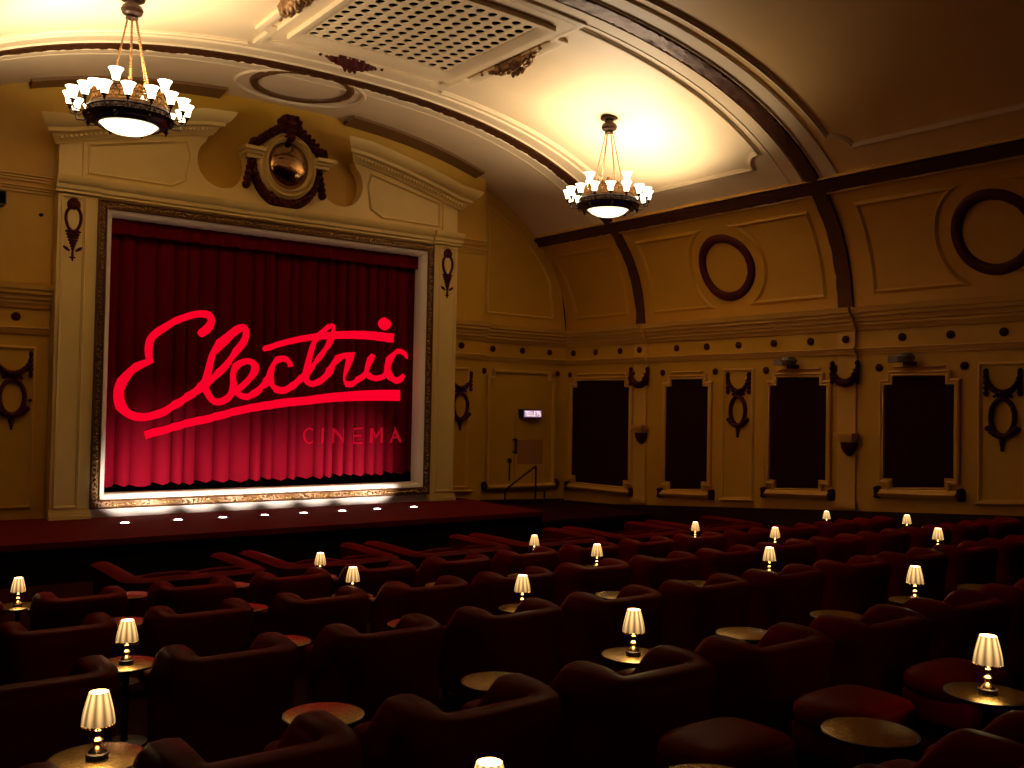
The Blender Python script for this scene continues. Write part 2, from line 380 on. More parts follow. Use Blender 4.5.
# big moulded ceiling panels and the frame round the grille
def mirror(path): return [(a, SL-b) for a, b in path]
def panel(y0, y1):
    s0, s1, q = 1.80, 4.36, .16
    cor = lambda yc, sc, t0: [(yc+q*math.cos(t0+PI/2*k/6), sc+q*math.sin(t0+PI/2*k/6)) for k in range(7)]
    return cor(y0, s0, PI/2)[::-1] + cor(y1, s0, PI/2)[::-1] + [(y1, s1), (y0, s1)]
for i, (y0, y1) in enumerate(((6.06, 8.17), (3.15, 5.28))):
    mb = MB()
    for f in (lambda p: p, mirror):
        s0, s1, q = 1.80, 4.40, .17
        path = [(y0, s1)] + [(y0, s0+q)] + [(y0+q*math.sin(t), s0+q*math.cos(t)) for t in [PI/2*k/6 for k in range(1, 6)]] + [(y0+q, s0), (y1-q, s0)] + [(y1-q*math.cos(t), s0+q*math.sin(t)) for t in [PI/2*k/6 for k in range(1, 6)]] + [(y1, s0+q), (y1, s1)]
        path = f(path)
        mould(mb, vault, path, ogee(.06, .026), False, step=.1)
    structure(mb.build('trim_%d' % (10+i), VAULT))
SM = SL/2
# central ventilation grille with its stepped frame
g = empty('ceiling_grille', M3(vault(6.95, SM, .05)), 'square plaster ventilation grille with rows of round holes in the vaulted ceiling', 'grille')
GY0, GY1 = 6.245, 7.635; GS0, GS1 = SM-.72, SM+.72; NG = 12
mb = MB()
for i in range(NG):
    for j in range(NG):
        cy, cs = GY0+(GY1-GY0)*(i+.5)/NG, GS0+(GS1-GS0)*(j+.5)/NG; hy, hs = (GY1-GY0)/NG/2, (GS1-GS0)/NG/2
        ang = [PI/4+PI/8*k for k in range(16)]; ro = []
        for t in ang:
            c, s = math.cos(t), math.sin(t); m = max(abs(c), abs(s)); ro.append((cy+hy*c/m, cs+hs*s/m))
        ri = [(cy+.040*math.cos(t), cs+.040*math.sin(t)) for t in ang]
        mb.grid([[vault(a, b, .035) for a, b in ro], [vault(a, b, .035) for a, b in ri], [vault(a, b, .026) for a, b in ri]], closed_v=True)
mb.build('perforated_plate', VAULT, g)
mb = MB(); mb.grid([[vault(y, GS0+(GS1-GS0)*k/10, .010) for k in range(11)] for y in (GY0, GY1)]); mb.build('hollow_shade_sheet', DARK, g)  # black sheet stands for the unlit hollow behind the holes
mb = MB()
def rect(d, e): return [(GY0-d, GS0-e), (GY1+d, GS0-e), (GY1+d, GS1+e), (GY0-d, GS1+e)]
mould(mb, vault, rect(.05, .05), [(-.06, 0), (-.06, .07), (-.03, .07), (.05, .04), (.05, 0)], True, step=.12)
mould(mb, vault, rect(.17, .15), flat(.15, .03), True, step=.12)
f0, f1, g0, g1 = GY0-.16, GY1+.36, GS0-.27, GS1+.27
stepf = [(f0-.1, g0+.05), (f0+.28, g0+.05), (f0+.28, g0-.07), (f1-.28, g0-.07), (f1-.28, g0+.05), (f1+.06, g0+.05), (f1+.06, g1-.05), (f1-.28, g1-.05), (f1-.28, g1+.07), (f0+.28, g1+.07), (f0+.28, g1-.05), (f0-.1, g1-.05)]
mould(mb, vault, stepf, [(-.05, 0), (-.05, .03), (-.02, .04), (.05, .015), (.05, 0)], True, step=.12)
mb.build('frame', VAULT, g)
# gilded acanthus sprays fixed round the grille frame
def spray(name, surf, c, L, rot, label, mt=GILT, fat=1.):
    mb = MB(); ca, sa = math.cos(rot), math.sin(rot)
    P = lambda u, v: (c[0]+u*ca-v*sa, c[1]+u*sa+v*ca)
    for k in range(-14, 15):
        f = 1-(k/14)**2; u = k/14*L/2; h = .02+.07*f
        for r in range(4):
            v = (.02+.105*f*L*r/3)*fat; w = (.014+.030*f)
            lump(mb, surf, P(u*(1-.04*r)+random.uniform(-.01, .01), v+random.uniform(-.008, .008)), w*1.25, w, h*random.uniform(.6, 1.1), rot+random.uniform(-.8, .8), 8)
    for q, w in ((-.07, .05), (.07, .05), (0, .075)): lump(mb, surf, P(q*L*1.2, .12*L*fat), w*L*.9, w*L*.7, .12, rot)
    lump(mb, surf, P(-.53*L, .0), .022, .022, .04); lump(mb, surf, P(.53*L, .0), .022, .022, .04)
    return tag(mb.build(name, mt), label, 'plaster ornament')
spray('acanthus_ornament', vault, (7.02, GS0-.30), .82, PI, 'gilded leaf spray on the grille frame nearest the chandelier beside the side wall')
spray('acanthus_ornament', vault, (7.02, GS1+.30), .82, 0, 'gilded leaf spray on the grille frame nearest the chandelier before the pediment')
spray('acanthus_ornament', vault, (GY1+.40, SM+.06), .60, -PI/2, 'dark leaf spray between the ceiling grille and the arch above the screen', BROWN, .5)
# rings
def ringthing(name, c, r, label, w=.10):
    e = empty(name, M3(vault(c[0], c[1], 0)), label, 'plaster ring')
    mb = MB(); mould(mb, vault, ell(c, r-w/2, r-w/2, 56), bead(w, .03), True, step=.1, amp=.008); mb.build('wreath', BROWN, e)
    return e
ringthing('ceiling_wreath', (7.13, .72), .385, 'dark round wreath on the cove between the two ribs, above the middle dark panels')
ringthing('ceiling_wreath', (4.155, .72), .385, 'dark round wreath on the cove nearest the camera, cut by the frame edge')
e = empty('ceiling_wreath', M3(vault(9.10, s_of_x(4.13), 0)), 'dark oval wreath on the pale ceiling strip directly above the clock', 'plaster ring')
mb = MB(); mould(mb, vault, ell((9.03, s_of_x(4.11)), .45, .485, 60), bead(.085, .025), True, step=.1, amp=.010); mb.build('wreath', mat('brown gilded wreath', (.13,.055,.018), .5, .2, noise=.4, nscale=30), e)
mb = MB(); mould(mb, vault, ell((9.10, s_of_x(4.13)), .52, .66, 60), bead(.045, .025), True, step=.1); mb.build('outer_moulding', VAULT, e)
# ================================================================== PROSCENIUM
fb = front(DB); fc = front(DC); fo = front(DO)
TH = -.155                        # plates run back from the face into the wall
pro = empty('proscenium', M3((XC, DB, SZ)), 'cream plaster surround with pilasters and broken curved pediment around the red curtain', 'stage surround')
def inner_panel(mb, x0, x1, z0, z1): mould(mb, fb, [(x0, z0), (x1, z0), (x1, z1), (x0, z1)], ogee(.03, .02), True, step=20)
for x0, x1 in ((1.99, 2.335), (6.065, 6.41)):
    mb = MB(); plate(mb, fb, [(x0, SZ), (x1, SZ), (x1, 1.93), (x0, 1.93)], TH, .02)
    xi0, xi1 = (x0+.035, x0+.235) if x0 < 4 else (x0+.095, x1-.035)
    f2 = lambda a, b, n: (a, DB-.02-n, b)
    mould(mb, f2, [(xi0, -1.0), (xi1, -1.0), (xi1, 1.87), (xi0, 1.87)], ogee(.035, .022), True, step=20)
    po = mb.build('pilaster', PALE, pro)
    mb = MB()
    for k, (a, b, n) in enumerate(((SZ, SZ+.035, .07), (SZ+.035, SZ+.06, .05), (SZ+.06, SZ+.085, .04))): plate(mb, fb, [(x0-.01, a), (x1+.01, a), (x1+.01, b), (x0-.01, b)], -.05, n)
    mb.build('plinth', PALE, po)
    xm = (xi0+xi1)/2; mb = MB()
    for i in range(3): lump(mb, f2, (xm+(-.03, 0, .03)[i], 1.80), .03, .05, .03)
    lump(mb, f2, (xm, 1.84), .04, .03, .035)
    mould(mb, f2, [(xm+.075*math.sin(t)*(1 if t < PI else 1)*(1-.25*(1-math.cos(t))*.5), 1.665+.115*math.cos(t)) for t in [2*PI*k/20 for k in range(20)]], bead(.028, .028), True, step=.1)
    for i in range(7):
        w = .075*(1-i/7.5); lump(mb, f2, (xm, 1.55-.027*i), w, .02, .03)
    for sx in (-1, 1): lump(mb, f2, (xm+sx*.055, 1.39), .04, .015, .02, sx*.6)
    lump(mb, f2, (xm, 1.33), .012, .06, .02); lump(mb, f2, (xm, 1.31), .03, .01, .018); 
    mb.build('ornament_drop', BROWN, po)
# entablature, band under the frame, upper block with the two round notches
mb = MB()
plate(mb, fb, [(2.335, 1.80), (6.065, 1.80), (6.065, 2.07), (2.335, 2.07)], TH, 0.)
plate(mb, fb, [(1.99, 1.90), (6.41, 1.90), (6.41, 2.07), (1.99, 2.07)], TH, .02)
EP = [(0,0),(0,.03),(.02,.03),(.035,.05),(.07,.052),(.08,.07),(.115,.085),(.145,.09),(.15,.02),(.15,0)]
mould(mb, fb, [(1.97, 1.905), (6.44, 1.905)], EP, step=20)
for x0, x1 in ((1.96, 2.35), (6.05, 6.45)): mould(mb, fb, [(x0, 1.905), (x1, 1.905)], fwd(EP, .03), step=20)
mb.build('entablature', PALE, pro)
mb = MB(); plate(mb, fb, [(2.335, SZ), (6.065, SZ), (6.065, -1.02), (2.335, -1.02)], TH, 0.); mb.build('base_board', WHITE, pro)
def archz(x):                    # underside of the pediment cornice
    u = (x-1.99)/1.39; return 2.35+.44*u-.10*u*u
ncx, ncz, nr = 3.53, 2.435, .262
left = [(1.99, 2.06)] + [(1.99+1.39*k/12, archz(1.99+1.39*k/12)) for k in range(13)] + [(3.345, 2.61)]
arcn = [(ncx+nr*math.cos(math.radians(t)), ncz+nr*math.sin(math.radians(t))) for t in range(140, 391, 10)]
pts = left + arcn + [(3.75, 2.60), (3.90, 2.62)]
full = pts + [(2*XC-x, z) for x, z in pts[::-1]]
mb = MB(); plate(mb, fb, full, TH, 0.)
for m in (0, 1):
    f = (lambda p: [(2*XC-a, b) for a, b in p][::-1]) if m else (lambda p: p)
    mould(mb, fb, f([(2.25, 2.12), (3.02, 2.12), (3.16, 2.20), (3.20, 2.45), (3.16, 2.585), (2.25, 2.385)]), ogee(.03, .022), True, step=.1)
    mould(mb, fb, f([(2.20, 2.07), (2.20, 2.39)]), bead(.02, .02), step=1)
mb.build('attic_block', PALE, pro)
PP = [(0,0),(0,.03),(.02,.04),(.03,.06),(.075,.085),(.08,.14),(.115,.145),(.125,.18),(.18,.235),(.215,.25),(.22,.05),(.22,0)]
for m in (0, 1):
    path = [(1.97+1.42*k/14, archz(1.97+1.42*k/14)-.005) for k in range(15)]
    if m: path = [(2*XC-a, b) for a, b in path][::-1]
    mb = MB(); N = len(path); rows = []
    for i, (a, b) in enumerate(path):
        sh = -1 if i == 0 else (1 if i == N-1 else 0)
        rows.append([fb(a+sh*n*.75, b+dz, n) for dz, n in PP])
    mb.grid(rows); mb.poly(rows[0]); mb.poly(rows[-1])
    # dentil row
    for k in range(34):
        t = (k+.5)/34; x = path[0][0]+(path[-1][0]-path[0][0])*t; z = archz(x if not m else 2*XC-x)+.045
        mb.box(x-.012, x+.012, DB-.085, DB-.05, z-.012, z+.012)
    mb.build('pediment_cornice', PALE, pro)

# clock-like glass roundel in its cartouche, standing on the attic between the cornices
ccx, ccz = 4.205, 2.50
car = empty('cartouche', M3((ccx, DB, ccz-.3)), 'round mirrored glass roundel in a cream ring with dark crown, above the screen', 'cartouche')
cf = lambda a, b, n: (a, DB-.05-n, b)
mb = MB(); plate(mb, fb, ell((ccx, ccz+.02), .335, .40, 40), -.1, .05); mb.build('backing', PALE, car)
mb = MB()
for r, w, h in ((.30, .05, .06), (.255, .05, .085)): mould(mb, cf, ell((ccx, ccz), r-.01, r+.02, 48), ogee(w, h), True, step=1)
mb.build('ring', PALE, car)
mb = MB(); rows = [[(ccx+.235*q*math.cos(2*PI*i/28), DB-.06-.085*math.sqrt(max(0, 1-q*q)), ccz+.25*q*math.sin(2*PI*i/28)) for i in range(28)] for q in (1, .93, .8, .6, .4, .2, .001)]
mb.grid(rows, closed_v=True)
mb.build('glass_dome', mat('dark amber mirrored glass', (.30,.17,.07), .12, 1., noise=.7, nscale=3.2, bump=.25, bscale=5), car, smooth=80)
mb = MB()
for k in range(-8, 9):
    t = k/8; x = ccx+.40*t; z = ccz+.42-.28*abs(t)**1.3
    lump(mb, cf, (x, z), .055, .045, .10, -.9*t); lump(mb, cf, (x*1.0, z+.03), .03, .03, .13)
for x, z, r in ((0, .44, .08), (-.08, .455, .05), (.08, .455, .05), (0, .49, .05), (-.055, .50, .035), (.055, .50, .035), (0, .36, .07), (0, .29, .06), (-.38, .20, .04), (.38, .20, .04)): lump(mb, cf, (ccx+x, ccz+z), r, r*.9, .14)
mb.build('crown', BROWN, car)
mb = MB()
pts = [(ccx+.36*math.cos(t), ccz-.02+.385*math.sin(t)) for t in [PI+.15+(PI-.3)*k/24 for k in range(25)]]
garland(mb, fb, pts, .035, .062, .09, 24)
for sx in (-1, 1):
    for k in range(6): lump(mb, fb, (ccx+sx*(.37+.012*k), ccz+.05-.06*k), .042, .045, .08)
mb.build('garland', BROWN, car)
for sx in (-1, 1):
    mb = MB()
    for a, b, n in ((.02, .055, .10), (.055, .085, .14), (.085, .12, .19)): plate(mb, fb, [(ccx+sx*.29, ccz+a), (ccx+sx*(.40+n*.6), ccz+a), (ccx+sx*(.40+n*.6), ccz+b), (ccx+sx*.29, ccz+b)], 0, n)
    mb.build('ear_cornice', PALE, car)

# gilded picture frame round the screen
fr = empty('screen_frame', M3((XC, DB, -1.035)), 'carved gold picture frame with white inner edge around the curtain', 'frame')
mb = MB(); w = .085
mould(mb, fb, [(2.335+w/2, -1.03+w/2), (6.065-w/2, -1.03+w/2), (6.065-w/2, 1.885-w/2), (2.335+w/2, 1.885-w/2)],
      [(-w/2, 0), (-w/2, .05), (-w*.38, .055), (-w*.30, .032), (w*.30, .032), (w*.38, .055), (w/2, .05), (w/2, 0)], True, step=.1); mb.cm = 1
random.seed(11)
def along(x0, z0, x1, z1):
    L = math.hypot(x1-x0, z1-z0); n = int(L/.036)
    for k in range(n+1):
        t = k/n; x, z = x0+(x1-x0)*t, z0+(z1-z0)*t
        lump(mb, fb, (x+random.uniform(-.012, .012), z+random.uniform(-.012, .012)), random.uniform(.011, .019), random.uniform(.009, .014), random.uniform(.05, .075), random.uniform(0, PI), 7)
        lump(mb, fb, (x+random.uniform(-.025, .025), z+random.uniform(-.025, .025)), .011, .009, random.uniform(.055, .08), random.uniform(0, PI), 6)
c0, c1, d0, d1 = 2.335+w/2, 6.065-w/2, -1.03+w/2, 1.885-w/2
along(c0, d0, c1, d0); along(c0, d1, c1, d1); along(c0, d0, c0, d1); along(c1, d0, c1, d1)
mb.build('gilded_border', [GILTD, GOLD], fr, smooth=30)
mb = MB(); iw = .055
mould(mb, fb, [(2.42+iw/2, -.945+iw/2), (5.98-iw/2, -.945+iw/2), (5.98-iw/2, 1.80-iw/2), (2.42+iw/2, 1.80-iw/2)], [(-iw/2, -.02), (-iw/2, .035), (-iw*.2, .03), (iw*.3, -.005), (iw/2, -.02), (iw/2, -.15), (iw*.3, -.15)][::-1], True, step=20)
mb.build('inner_lip', WHITE, fr)

# ------------------------------------------------------------------ curtain
YCU = 9.83
random.seed(5)
pleats = []; x = 2.40
while x < 6.02:
    wd = random.choice((.10, .125, .15, .18, .21)); pleats.append((x, wd, random.uniform(.6, 1.25))); x += wd
def cy(x, z):
    for p0, wd, am in pleats:
        if p0 <= x < p0+wd:
            t = (x-p0)/wd; k = .55+.45*min(1, max(0, (1.9-z)/1.6))
            return YCU-.075*am*k*math.sqrt(abs(math.sin(PI*t)))-.008*math.sin(x*5+z*.7)
    return YCU
def hem(x):
    for p0, wd, am in pleats:
        if p0 <= x < p0+wd: return -.855+.055*(x-2.5)/3.4+.04*(am-.9)+.03*abs(2*(x-p0)/wd-1)
    return -.85
cur = empty('stage_curtain', M3((XC, YCU, -.9)), 'crimson velvet stage curtain hanging in pleats with red script of projected light on it', 'curtain')
mb = MB(); xs = []
for p0, wd, am in pleats: xs += [p0+wd*k/10 for k in range(10)]
rows = []
for x in xs:
    h = hem(x); zz = [h, h+.06, h+.2] + [h+.2+(1.86-h-.2)*k/8 for k in range(1, 9)]
    rows.append([(x, cy(x, z), z) for z in zz])
mb.grid(rows); mb.build('drape', VELVET, cur, smooth=60)
mb = MB()
mb.grid([[(2.40+3.62*k/120, 9.715-.012*math.sin(k*1.3), z) for z in (1.60+.006*math.sin(k*.9), 1.7, 1.86)] for k in range(121)])
mb.build('pelmet', VELVET, cur, smooth=60)
LOGO = {
 'E': [[(3.395, 0.676, 0.076), (3.455, 0.731, 0.098), (3.5, 0.795, 0.098), (3.504, 0.847, 0.093), (3.456, 0.89, 0.087), (3.358, 0.885, 0.081), (3.217, 0.835, 0.08), (3.102, 0.774, 0.08), (2.989, 0.691, 0.084), (2.912, 0.607, 0.094), (2.891, 0.505, 0.094), (2.899, 0.418, 0.084), (2.904, 0.388, 0.063)], [(2.943, 0.394, 0.042), (2.861, 0.367, 0.078), (2.762, 0.313, 0.094), (2.687, 0.242, 0.098), (2.639, 0.163, 0.098), (2.615, 0.077, 0.103), (2.629, -0.036, 0.103), (2.686, -0.119, 0.098), (2.787, -0.161, 0.094), (2.899, -0.162, 0.089), (3.012, -0.127, 0.09), (3.125, -0.063, 0.09), (3.298, 0.047, 0.091), (3.416, 0.135, 0.092), (3.474, 0.229, 0.087)]],
 'l': [[(3.454, 0.157, 0.092), (3.487, 0.322, 0.087), (3.525, 0.467, 0.093), (3.602, 0.585, 0.11), (3.711, 0.69, 0.11), (3.793, 0.757, 0.094), (3.846, 0.781, 0.089), (3.882, 0.737, 0.089), (3.864, 0.646, 0.089), (3.788, 0.532, 0.083), (3.694, 0.406, 0.083), (3.585, 0.279, 0.082), (3.49, 0.199, 0.082), (3.454, 0.157, 0.087), (3.474, 0.101, 0.081), (3.524, 0.025, 0.082), (3.599, -0.004, 0.082), (3.684, 0.028, 0.088), (3.746, 0.093, 0.099), (3.763, 0.207, 0.088)]],
 'e': [[(3.765, 0.124, 0.088), (3.757, 0.217, 0.083), (3.757, 0.311, 0.083), (3.807, 0.392, 0.083), (3.895, 0.43, 0.072), (3.966, 0.414, 0.078), (3.991, 0.356, 0.084), (3.951, 0.268, 0.084), (3.876, 0.19, 0.078), (3.806, 0.12, 0.072), (3.833, 0.071, 0.072), (3.918, 0.056, 0.078), (4.007, 0.109, 0.084), (4.109, 0.21, 0.085), (4.147, 0.283, 0.079)]],
 'c': [[(4.395, 0.389, 0.069), (4.377, 0.447, 0.074), (4.312, 0.474, 0.074), (4.233, 0.456, 0.08), (4.174, 0.38, 0.085), (4.149, 0.283, 0.09), (4.164, 0.209, 0.091), (4.216, 0.154, 0.085), (4.296, 0.132, 0.085), (4.389, 0.162, 0.086), (4.483, 0.235, 0.086), (4.561, 0.306, 0.081)]],
 't': [[(4.561, 0.298, 0.081), (4.603, 0.483, 0.081), (4.655, 0.646, 0.082), (4.751, 0.775, 0.07), (4.844, 0.857, 0.065), (4.892, 0.862, 0.059), (4.89, 0.777, 0.071), (4.838, 0.652, 0.071), (4.742, 0.515, 0.07), (4.633, 0.381, 0.07), (4.573, 0.302, 0.075), (4.584, 0.237, 0.075), (4.652, 0.213, 0.076), (4.749, 0.247, 0.082), (4.846, 0.338, 0.088), (4.915, 0.461, 0.083), (4.973, 0.525, 0.077), (5.058, 0.549, 0.066), (5.145, 0.573, 0.03)]],
 'r': [[(5.114, 0.554, 0.072), (5.066, 0.45, 0.083), (5.032, 0.325, 0.077), (5.037, 0.247, 0.071), (5.095, 0.222, 0.078), (5.182, 0.263, 0.078), (5.296, 0.351, 0.078), (5.327, 0.45, 0.079), (5.389, 0.569, 0.067)]],
 'i': [[(5.315, 0.36, 0.072), (5.362, 0.314, 0.073), (5.447, 0.299, 0.073), (5.554, 0.344, 0.073), (5.58, 0.449, 0.08), (5.617, 0.543, 0.074), (5.682, 0.609, 0.068), (5.762, 0.625, 0.068), (5.839, 0.581, 0.068), (5.84, 0.546, 0.068)], [(5.575, 0.414, 0.08), (5.62, 0.316, 0.08), (5.698, 0.279, 0.08), (5.764, 0.304, 0.08), (5.804, 0.357, 0.056)]],
 'crossbar': [[(4.073, 0.553, 0.034), (4.106, 0.576, 0.068), (4.352, 0.658, 0.074), (4.624, 0.724, 0.081), (4.907, 0.763, 0.095), (5.234, 0.785, 0.108), (5.492, 0.782, 0.116), (5.645, 0.772, 0.123)]],
 'underline': [[(2.874, -0.345, 0.094), (3.131, -0.27, 0.09), (3.306, -0.222, 0.091), (3.534, -0.168, 0.093), (3.902, -0.072, 0.095), (4.293, -0.004, 0.103), (4.541, 0.024, 0.104), (4.963, 0.077, 0.118), (5.406, 0.105, 0.14), (5.762, 0.112, 0.148)]],
 'dot': [[(5.539, 0.933, 0.152)]],
}
CINEMA = [[(4.677, -0.292, 0.026), (4.623, -0.272, 0.026), (4.577, -0.297, 0.028), (4.564, -0.352, 0.028), (4.585, -0.412, 0.025), (4.633, -0.434, 0.026), (4.682, -0.412, 0.023)], [(4.796, -0.264, 0.04), (4.794, -0.437, 0.04)], [(4.924, -0.438, 0.038), (4.924, -0.269, 0.038)], [(4.924, -0.269, 0.028), (5.035, -0.437, 0.028)], [(5.035, -0.263, 0.033), (5.035, -0.437, 0.033)], [(5.274, -0.268, 0.024), (5.158, -0.278, 0.024)], [(5.16, -0.274, 0.031), (5.158, -0.44, 0.031)], [(5.159, -0.357, 0.024), (5.257, -0.35, 0.024)], [(5.158, -0.438, 0.024), (5.278, -0.434, 0.024)], [(5.381, -0.437, 0.039), (5.384, -0.268, 0.039)], [(5.384, -0.268, 0.027), (5.452, -0.394, 0.027)], [(5.452, -0.394, 0.027), (5.524, -0.261, 0.027)], [(5.524, -0.261, 0.037), (5.524, -0.436, 0.037)], [(5.624, -0.434, 0.027), (5.699, -0.256, 0.03)], [(5.699, -0.256, 0.037), (5.781, -0.433, 0.037)], [(5.654, -0.376, 0.025), (5.753, -0.374, 0.025)]]

def ribbon(mb, pts, off, fine=.02, wk=.87):
    # smooth the traced centre line (Catmull-Rom) and lay a ribbon along it on the drape
    P = []; n = len(pts)
    for i in range(n-1):
        p0, p1, p2, p3 = pts[max(i-1, 0)], pts[i], pts[i+1], pts[min(i+2, n-1)]
        k = max(2, int(math.hypot(p2[0]-p1[0], p2[1]-p1[1])/fine))
        for j in range(k):
            t = j/k; P.append(tuple(.5*((2*p1[q])+(p2[q]-p0[q])*t+(2*p0[q]-5*p1[q]+4*p2[q]-p3[q])*t*t+(3*p1[q]-p0[q]-3*p2[q]+p3[q])*t**3) for q in range(3)))
    P.append(pts[-1]); rows = []
    for i in range(len(P)):
        a, b = P[max(i-1, 0)], P[min(i+1, len(P)-1)]; l = math.hypot(b[0]-a[0], b[1]-a[1]) or 1; nx, nz = -(b[1]-a[1])/l, (b[0]-a[0])/l
        row = []
        for k in range(7):
            d = P[i][2]*wk*(k/6-.5); x, z = P[i][0]+nx*d, P[i][1]+nz*d; row.append((x, cy(x, z)-off, z))
        rows.append(row)
    mb.grid(rows)
names = {'E': 'letter_capital', 'l': 'letter', 'e': 'letter', 'c': 'letter', 't': 'letter', 'r': 'letter', 'i': 'letter', 'crossbar': 'crossbar', 'underline': 'underline'}
lg = None
mb = MB()
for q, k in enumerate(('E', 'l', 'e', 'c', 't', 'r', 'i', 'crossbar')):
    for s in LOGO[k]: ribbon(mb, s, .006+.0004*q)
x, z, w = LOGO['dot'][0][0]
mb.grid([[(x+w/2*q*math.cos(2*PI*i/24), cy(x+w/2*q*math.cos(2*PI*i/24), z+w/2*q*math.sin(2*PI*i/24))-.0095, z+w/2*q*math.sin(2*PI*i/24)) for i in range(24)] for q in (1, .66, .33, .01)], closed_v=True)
tag(mb.build('projected_script', LOGOM, cur, smooth=0), 'projected red light in flowing script reading Electric')
mb = MB(); ribbon(mb, LOGO['underline'][0], .006); tag(mb.build('underline', LOGOM, cur, smooth=0), 'projected red light in a rising stroke under the script')
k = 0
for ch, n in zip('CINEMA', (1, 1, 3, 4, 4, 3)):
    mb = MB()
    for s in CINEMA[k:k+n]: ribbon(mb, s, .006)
    k += n; tag(mb.build('letter', WORDM, cur, smooth=0), 'faint projected red light, block capital %s' % ch)

# footlights set into the stage floor
FX = [2.505, 2.98, 3.405, 3.825, 4.235, 4.665, 5.075, 5.525]; FY = 9.03
ordw = ['first', 'second', 'third', 'fourth', 'fifth', 'sixth', 'seventh', 'eighth', 'ninth', 'tenth', 'eleventh', 'twelfth', 'thirteenth', 'fourteenth', 'fifteenth']
for i, x in enumerate(FX):
    e = empty('stage_uplight', M3((x, FY, SZ)), 'round uplight set in the stage carpet below the frame, %s from the left' % ordw[i], 'footlight', 'uplights along the foot of the screen')
    mb = MB(); mb.lathe([(.062, 0), (.062, .008), (.050, .012), (.046, .004), (.001, .004)], 20, (x, FY, SZ)); mb.build('rim', IRON, e)
    mb = MB(); mb.lathe([(.045, .003), (.03, .014), (.001, .017)], 16, (x, FY, SZ)); mb.build('lens', LENS, e)
    l = bpy.data.lights.new('stage_uplight_beam', 'SPOT'); l.energy = FOOT_W; l.color = (1, .88, .82); l.spot_size = math.radians(68); l.spot_blend = 1.; l.shadow_soft_size = .05
    lo = bpy.data.objects.new('stage_uplight_beam', l); C.objects.link(lo); lo.location = M3((x, FY, SZ+.03))
    lo.rotation_euler = Vector(({0: .34, 7: -.30}.get(i, 0), 1, .53)).to_track_quat('-Z', 'Y').to_euler()

# ================================================================== RIGHT WALL: dark panels, swags, brackets, medallions
def notch(y0, y1, zt, zbl, zbr, qy=.085, qt=.085, qb=.085):
    return [(y0, zbl+qb), (y0+qy, zbl+qb), (y0+qy, zbl), (y1-qy, zbr), (y1-qy, zbr+qb), (y1, zbr+qb), (y1, zt-qt), (y1-qy, zt-qt), (y1-qy, zt), (y0+qy, zt), (y0+qy, zt-qt), (y0, zt-qt)]
def cut(y0, y1, zt, zbl, zbr):  # stepped outline, counter-clockwise from lower near corner
    q = .085
    return [(y0+q, zbl), (y1-q, zbr), (y1-q, zbr+q), (y1, zbr+q), (y1, zt-q), (y1-q, zt-q), (y1-q, zt), (y0+q, zt), (y0+q, zt-q), (y0, zt-q), (y0, zbl+q), (y0+q, zbl+q)]
panels = [(8.735, 9.835, -.975, -.98, 'tall black panel in a cream moulding nearest the front corner of the windowed wall'),
          (7.45, 8.125, -.90, -.94, 'tall narrow black panel just past the corner swag, left of a ribbon medallion'),
          (5.885, 6.595, -.77, -.81, 'tall black panel with a grey fixture above, right of the ribbon medallion'),
          (4.55, 5.25, -.66, -.70, 'tall black panel nearest the camera on the side wall, grey fixture above')]
for y0, y1, zn, zf, lab in panels:
    e = empty('wall_panel', M3(right((y0+y1)/2, zn, 0)), lab.replace('windowed wall', 'side wall'), 'wall panel', 'black panels along the side wall')
    P = cut(y0, y1, .372, zn, zf)
    mb = MB(); plate(mb, right, P, 0, .012); mb.build('fabric', BLACKF, e, smooth=0)
    mb = MB(); q = .03
    mould(mb, right, P, [(-.045, 0), (-.045, .03), (-.03, .04), (-.015, .028), (0, .034), (.008, .012), (.008, 0)], True, step=20)
    mould(mb, right, [(y0+.10, .452), (y1-.10, .452)], bead(.022, .03), step=20)
    for yy, z in ((y0-.005, .33), (y1+.005, .33)): mould(mb, right, [(yy-.05, z), (yy+.05, z)], bead(.02, .03), step=1)
    mb.build('frame', TRIMC, e)
    mb = MB(); mould(mb, right, [(y0-.03, zn-.055), (y1+.03, zf-.055)], [(-.035, 0), (-.03, .05), (.0, .075), (.02, .04), (.04, .03), (.04, 0)], step=20); mb.build('sill', TRIMC, e)
    for yy, z in ((y0-.065, zn-.055), (y1+.06, zf-.055)):
        mb = MB(); lump(mb, right, (yy, z+.01), .035, .06, .07); lump(mb, right, (yy, z+.045), .03, .025, .085); lump(mb, right, (yy, z-.03), .032, .025, .08); mb.build('scroll_foot', BROWN, e)
    for yy in (y0-.08, y1+.065):
        mb = MB(); boss(mb, right, (yy, .45), .037, .03); mb.build('corner_boss', BROWN, e)
# bosses along the friezes: nothing in the photograph tells them apart
fl, fg = 'small dark round boss on the cream frieze band below the cornice', 'round bosses along the frieze'
for y in (9.842, 9.396, 8.935, 7.968, 7.502, 7.039, 6.561, 6.098, 5.079, 4.601, 4.122): 
    mb = MB(); boss(mb, right, (y, .737), .039, .03); tag(mb.build('frieze_boss', BROWN), fl, 'boss', fg)
for y in (8.55, 5.66):
    mb = MB(); boss(mb, lambda a, b, n: right(a, b, n+.04), (y, .737), .039, .03); tag(mb.build('frieze_boss', BROWN), fl, 'boss', fg)
for s, x in ((fo, 7.24), (fo, 7.72), (fo, 8.178), (fc, 6.61), (fc, 1.70)):
    mb = MB(); boss(mb, s, (x, .742), .04, .03); tag(mb.build('frieze_boss', BROWN), fl, 'boss', fg)
rp = lambda a, b, n: right(a, b, n+.025)
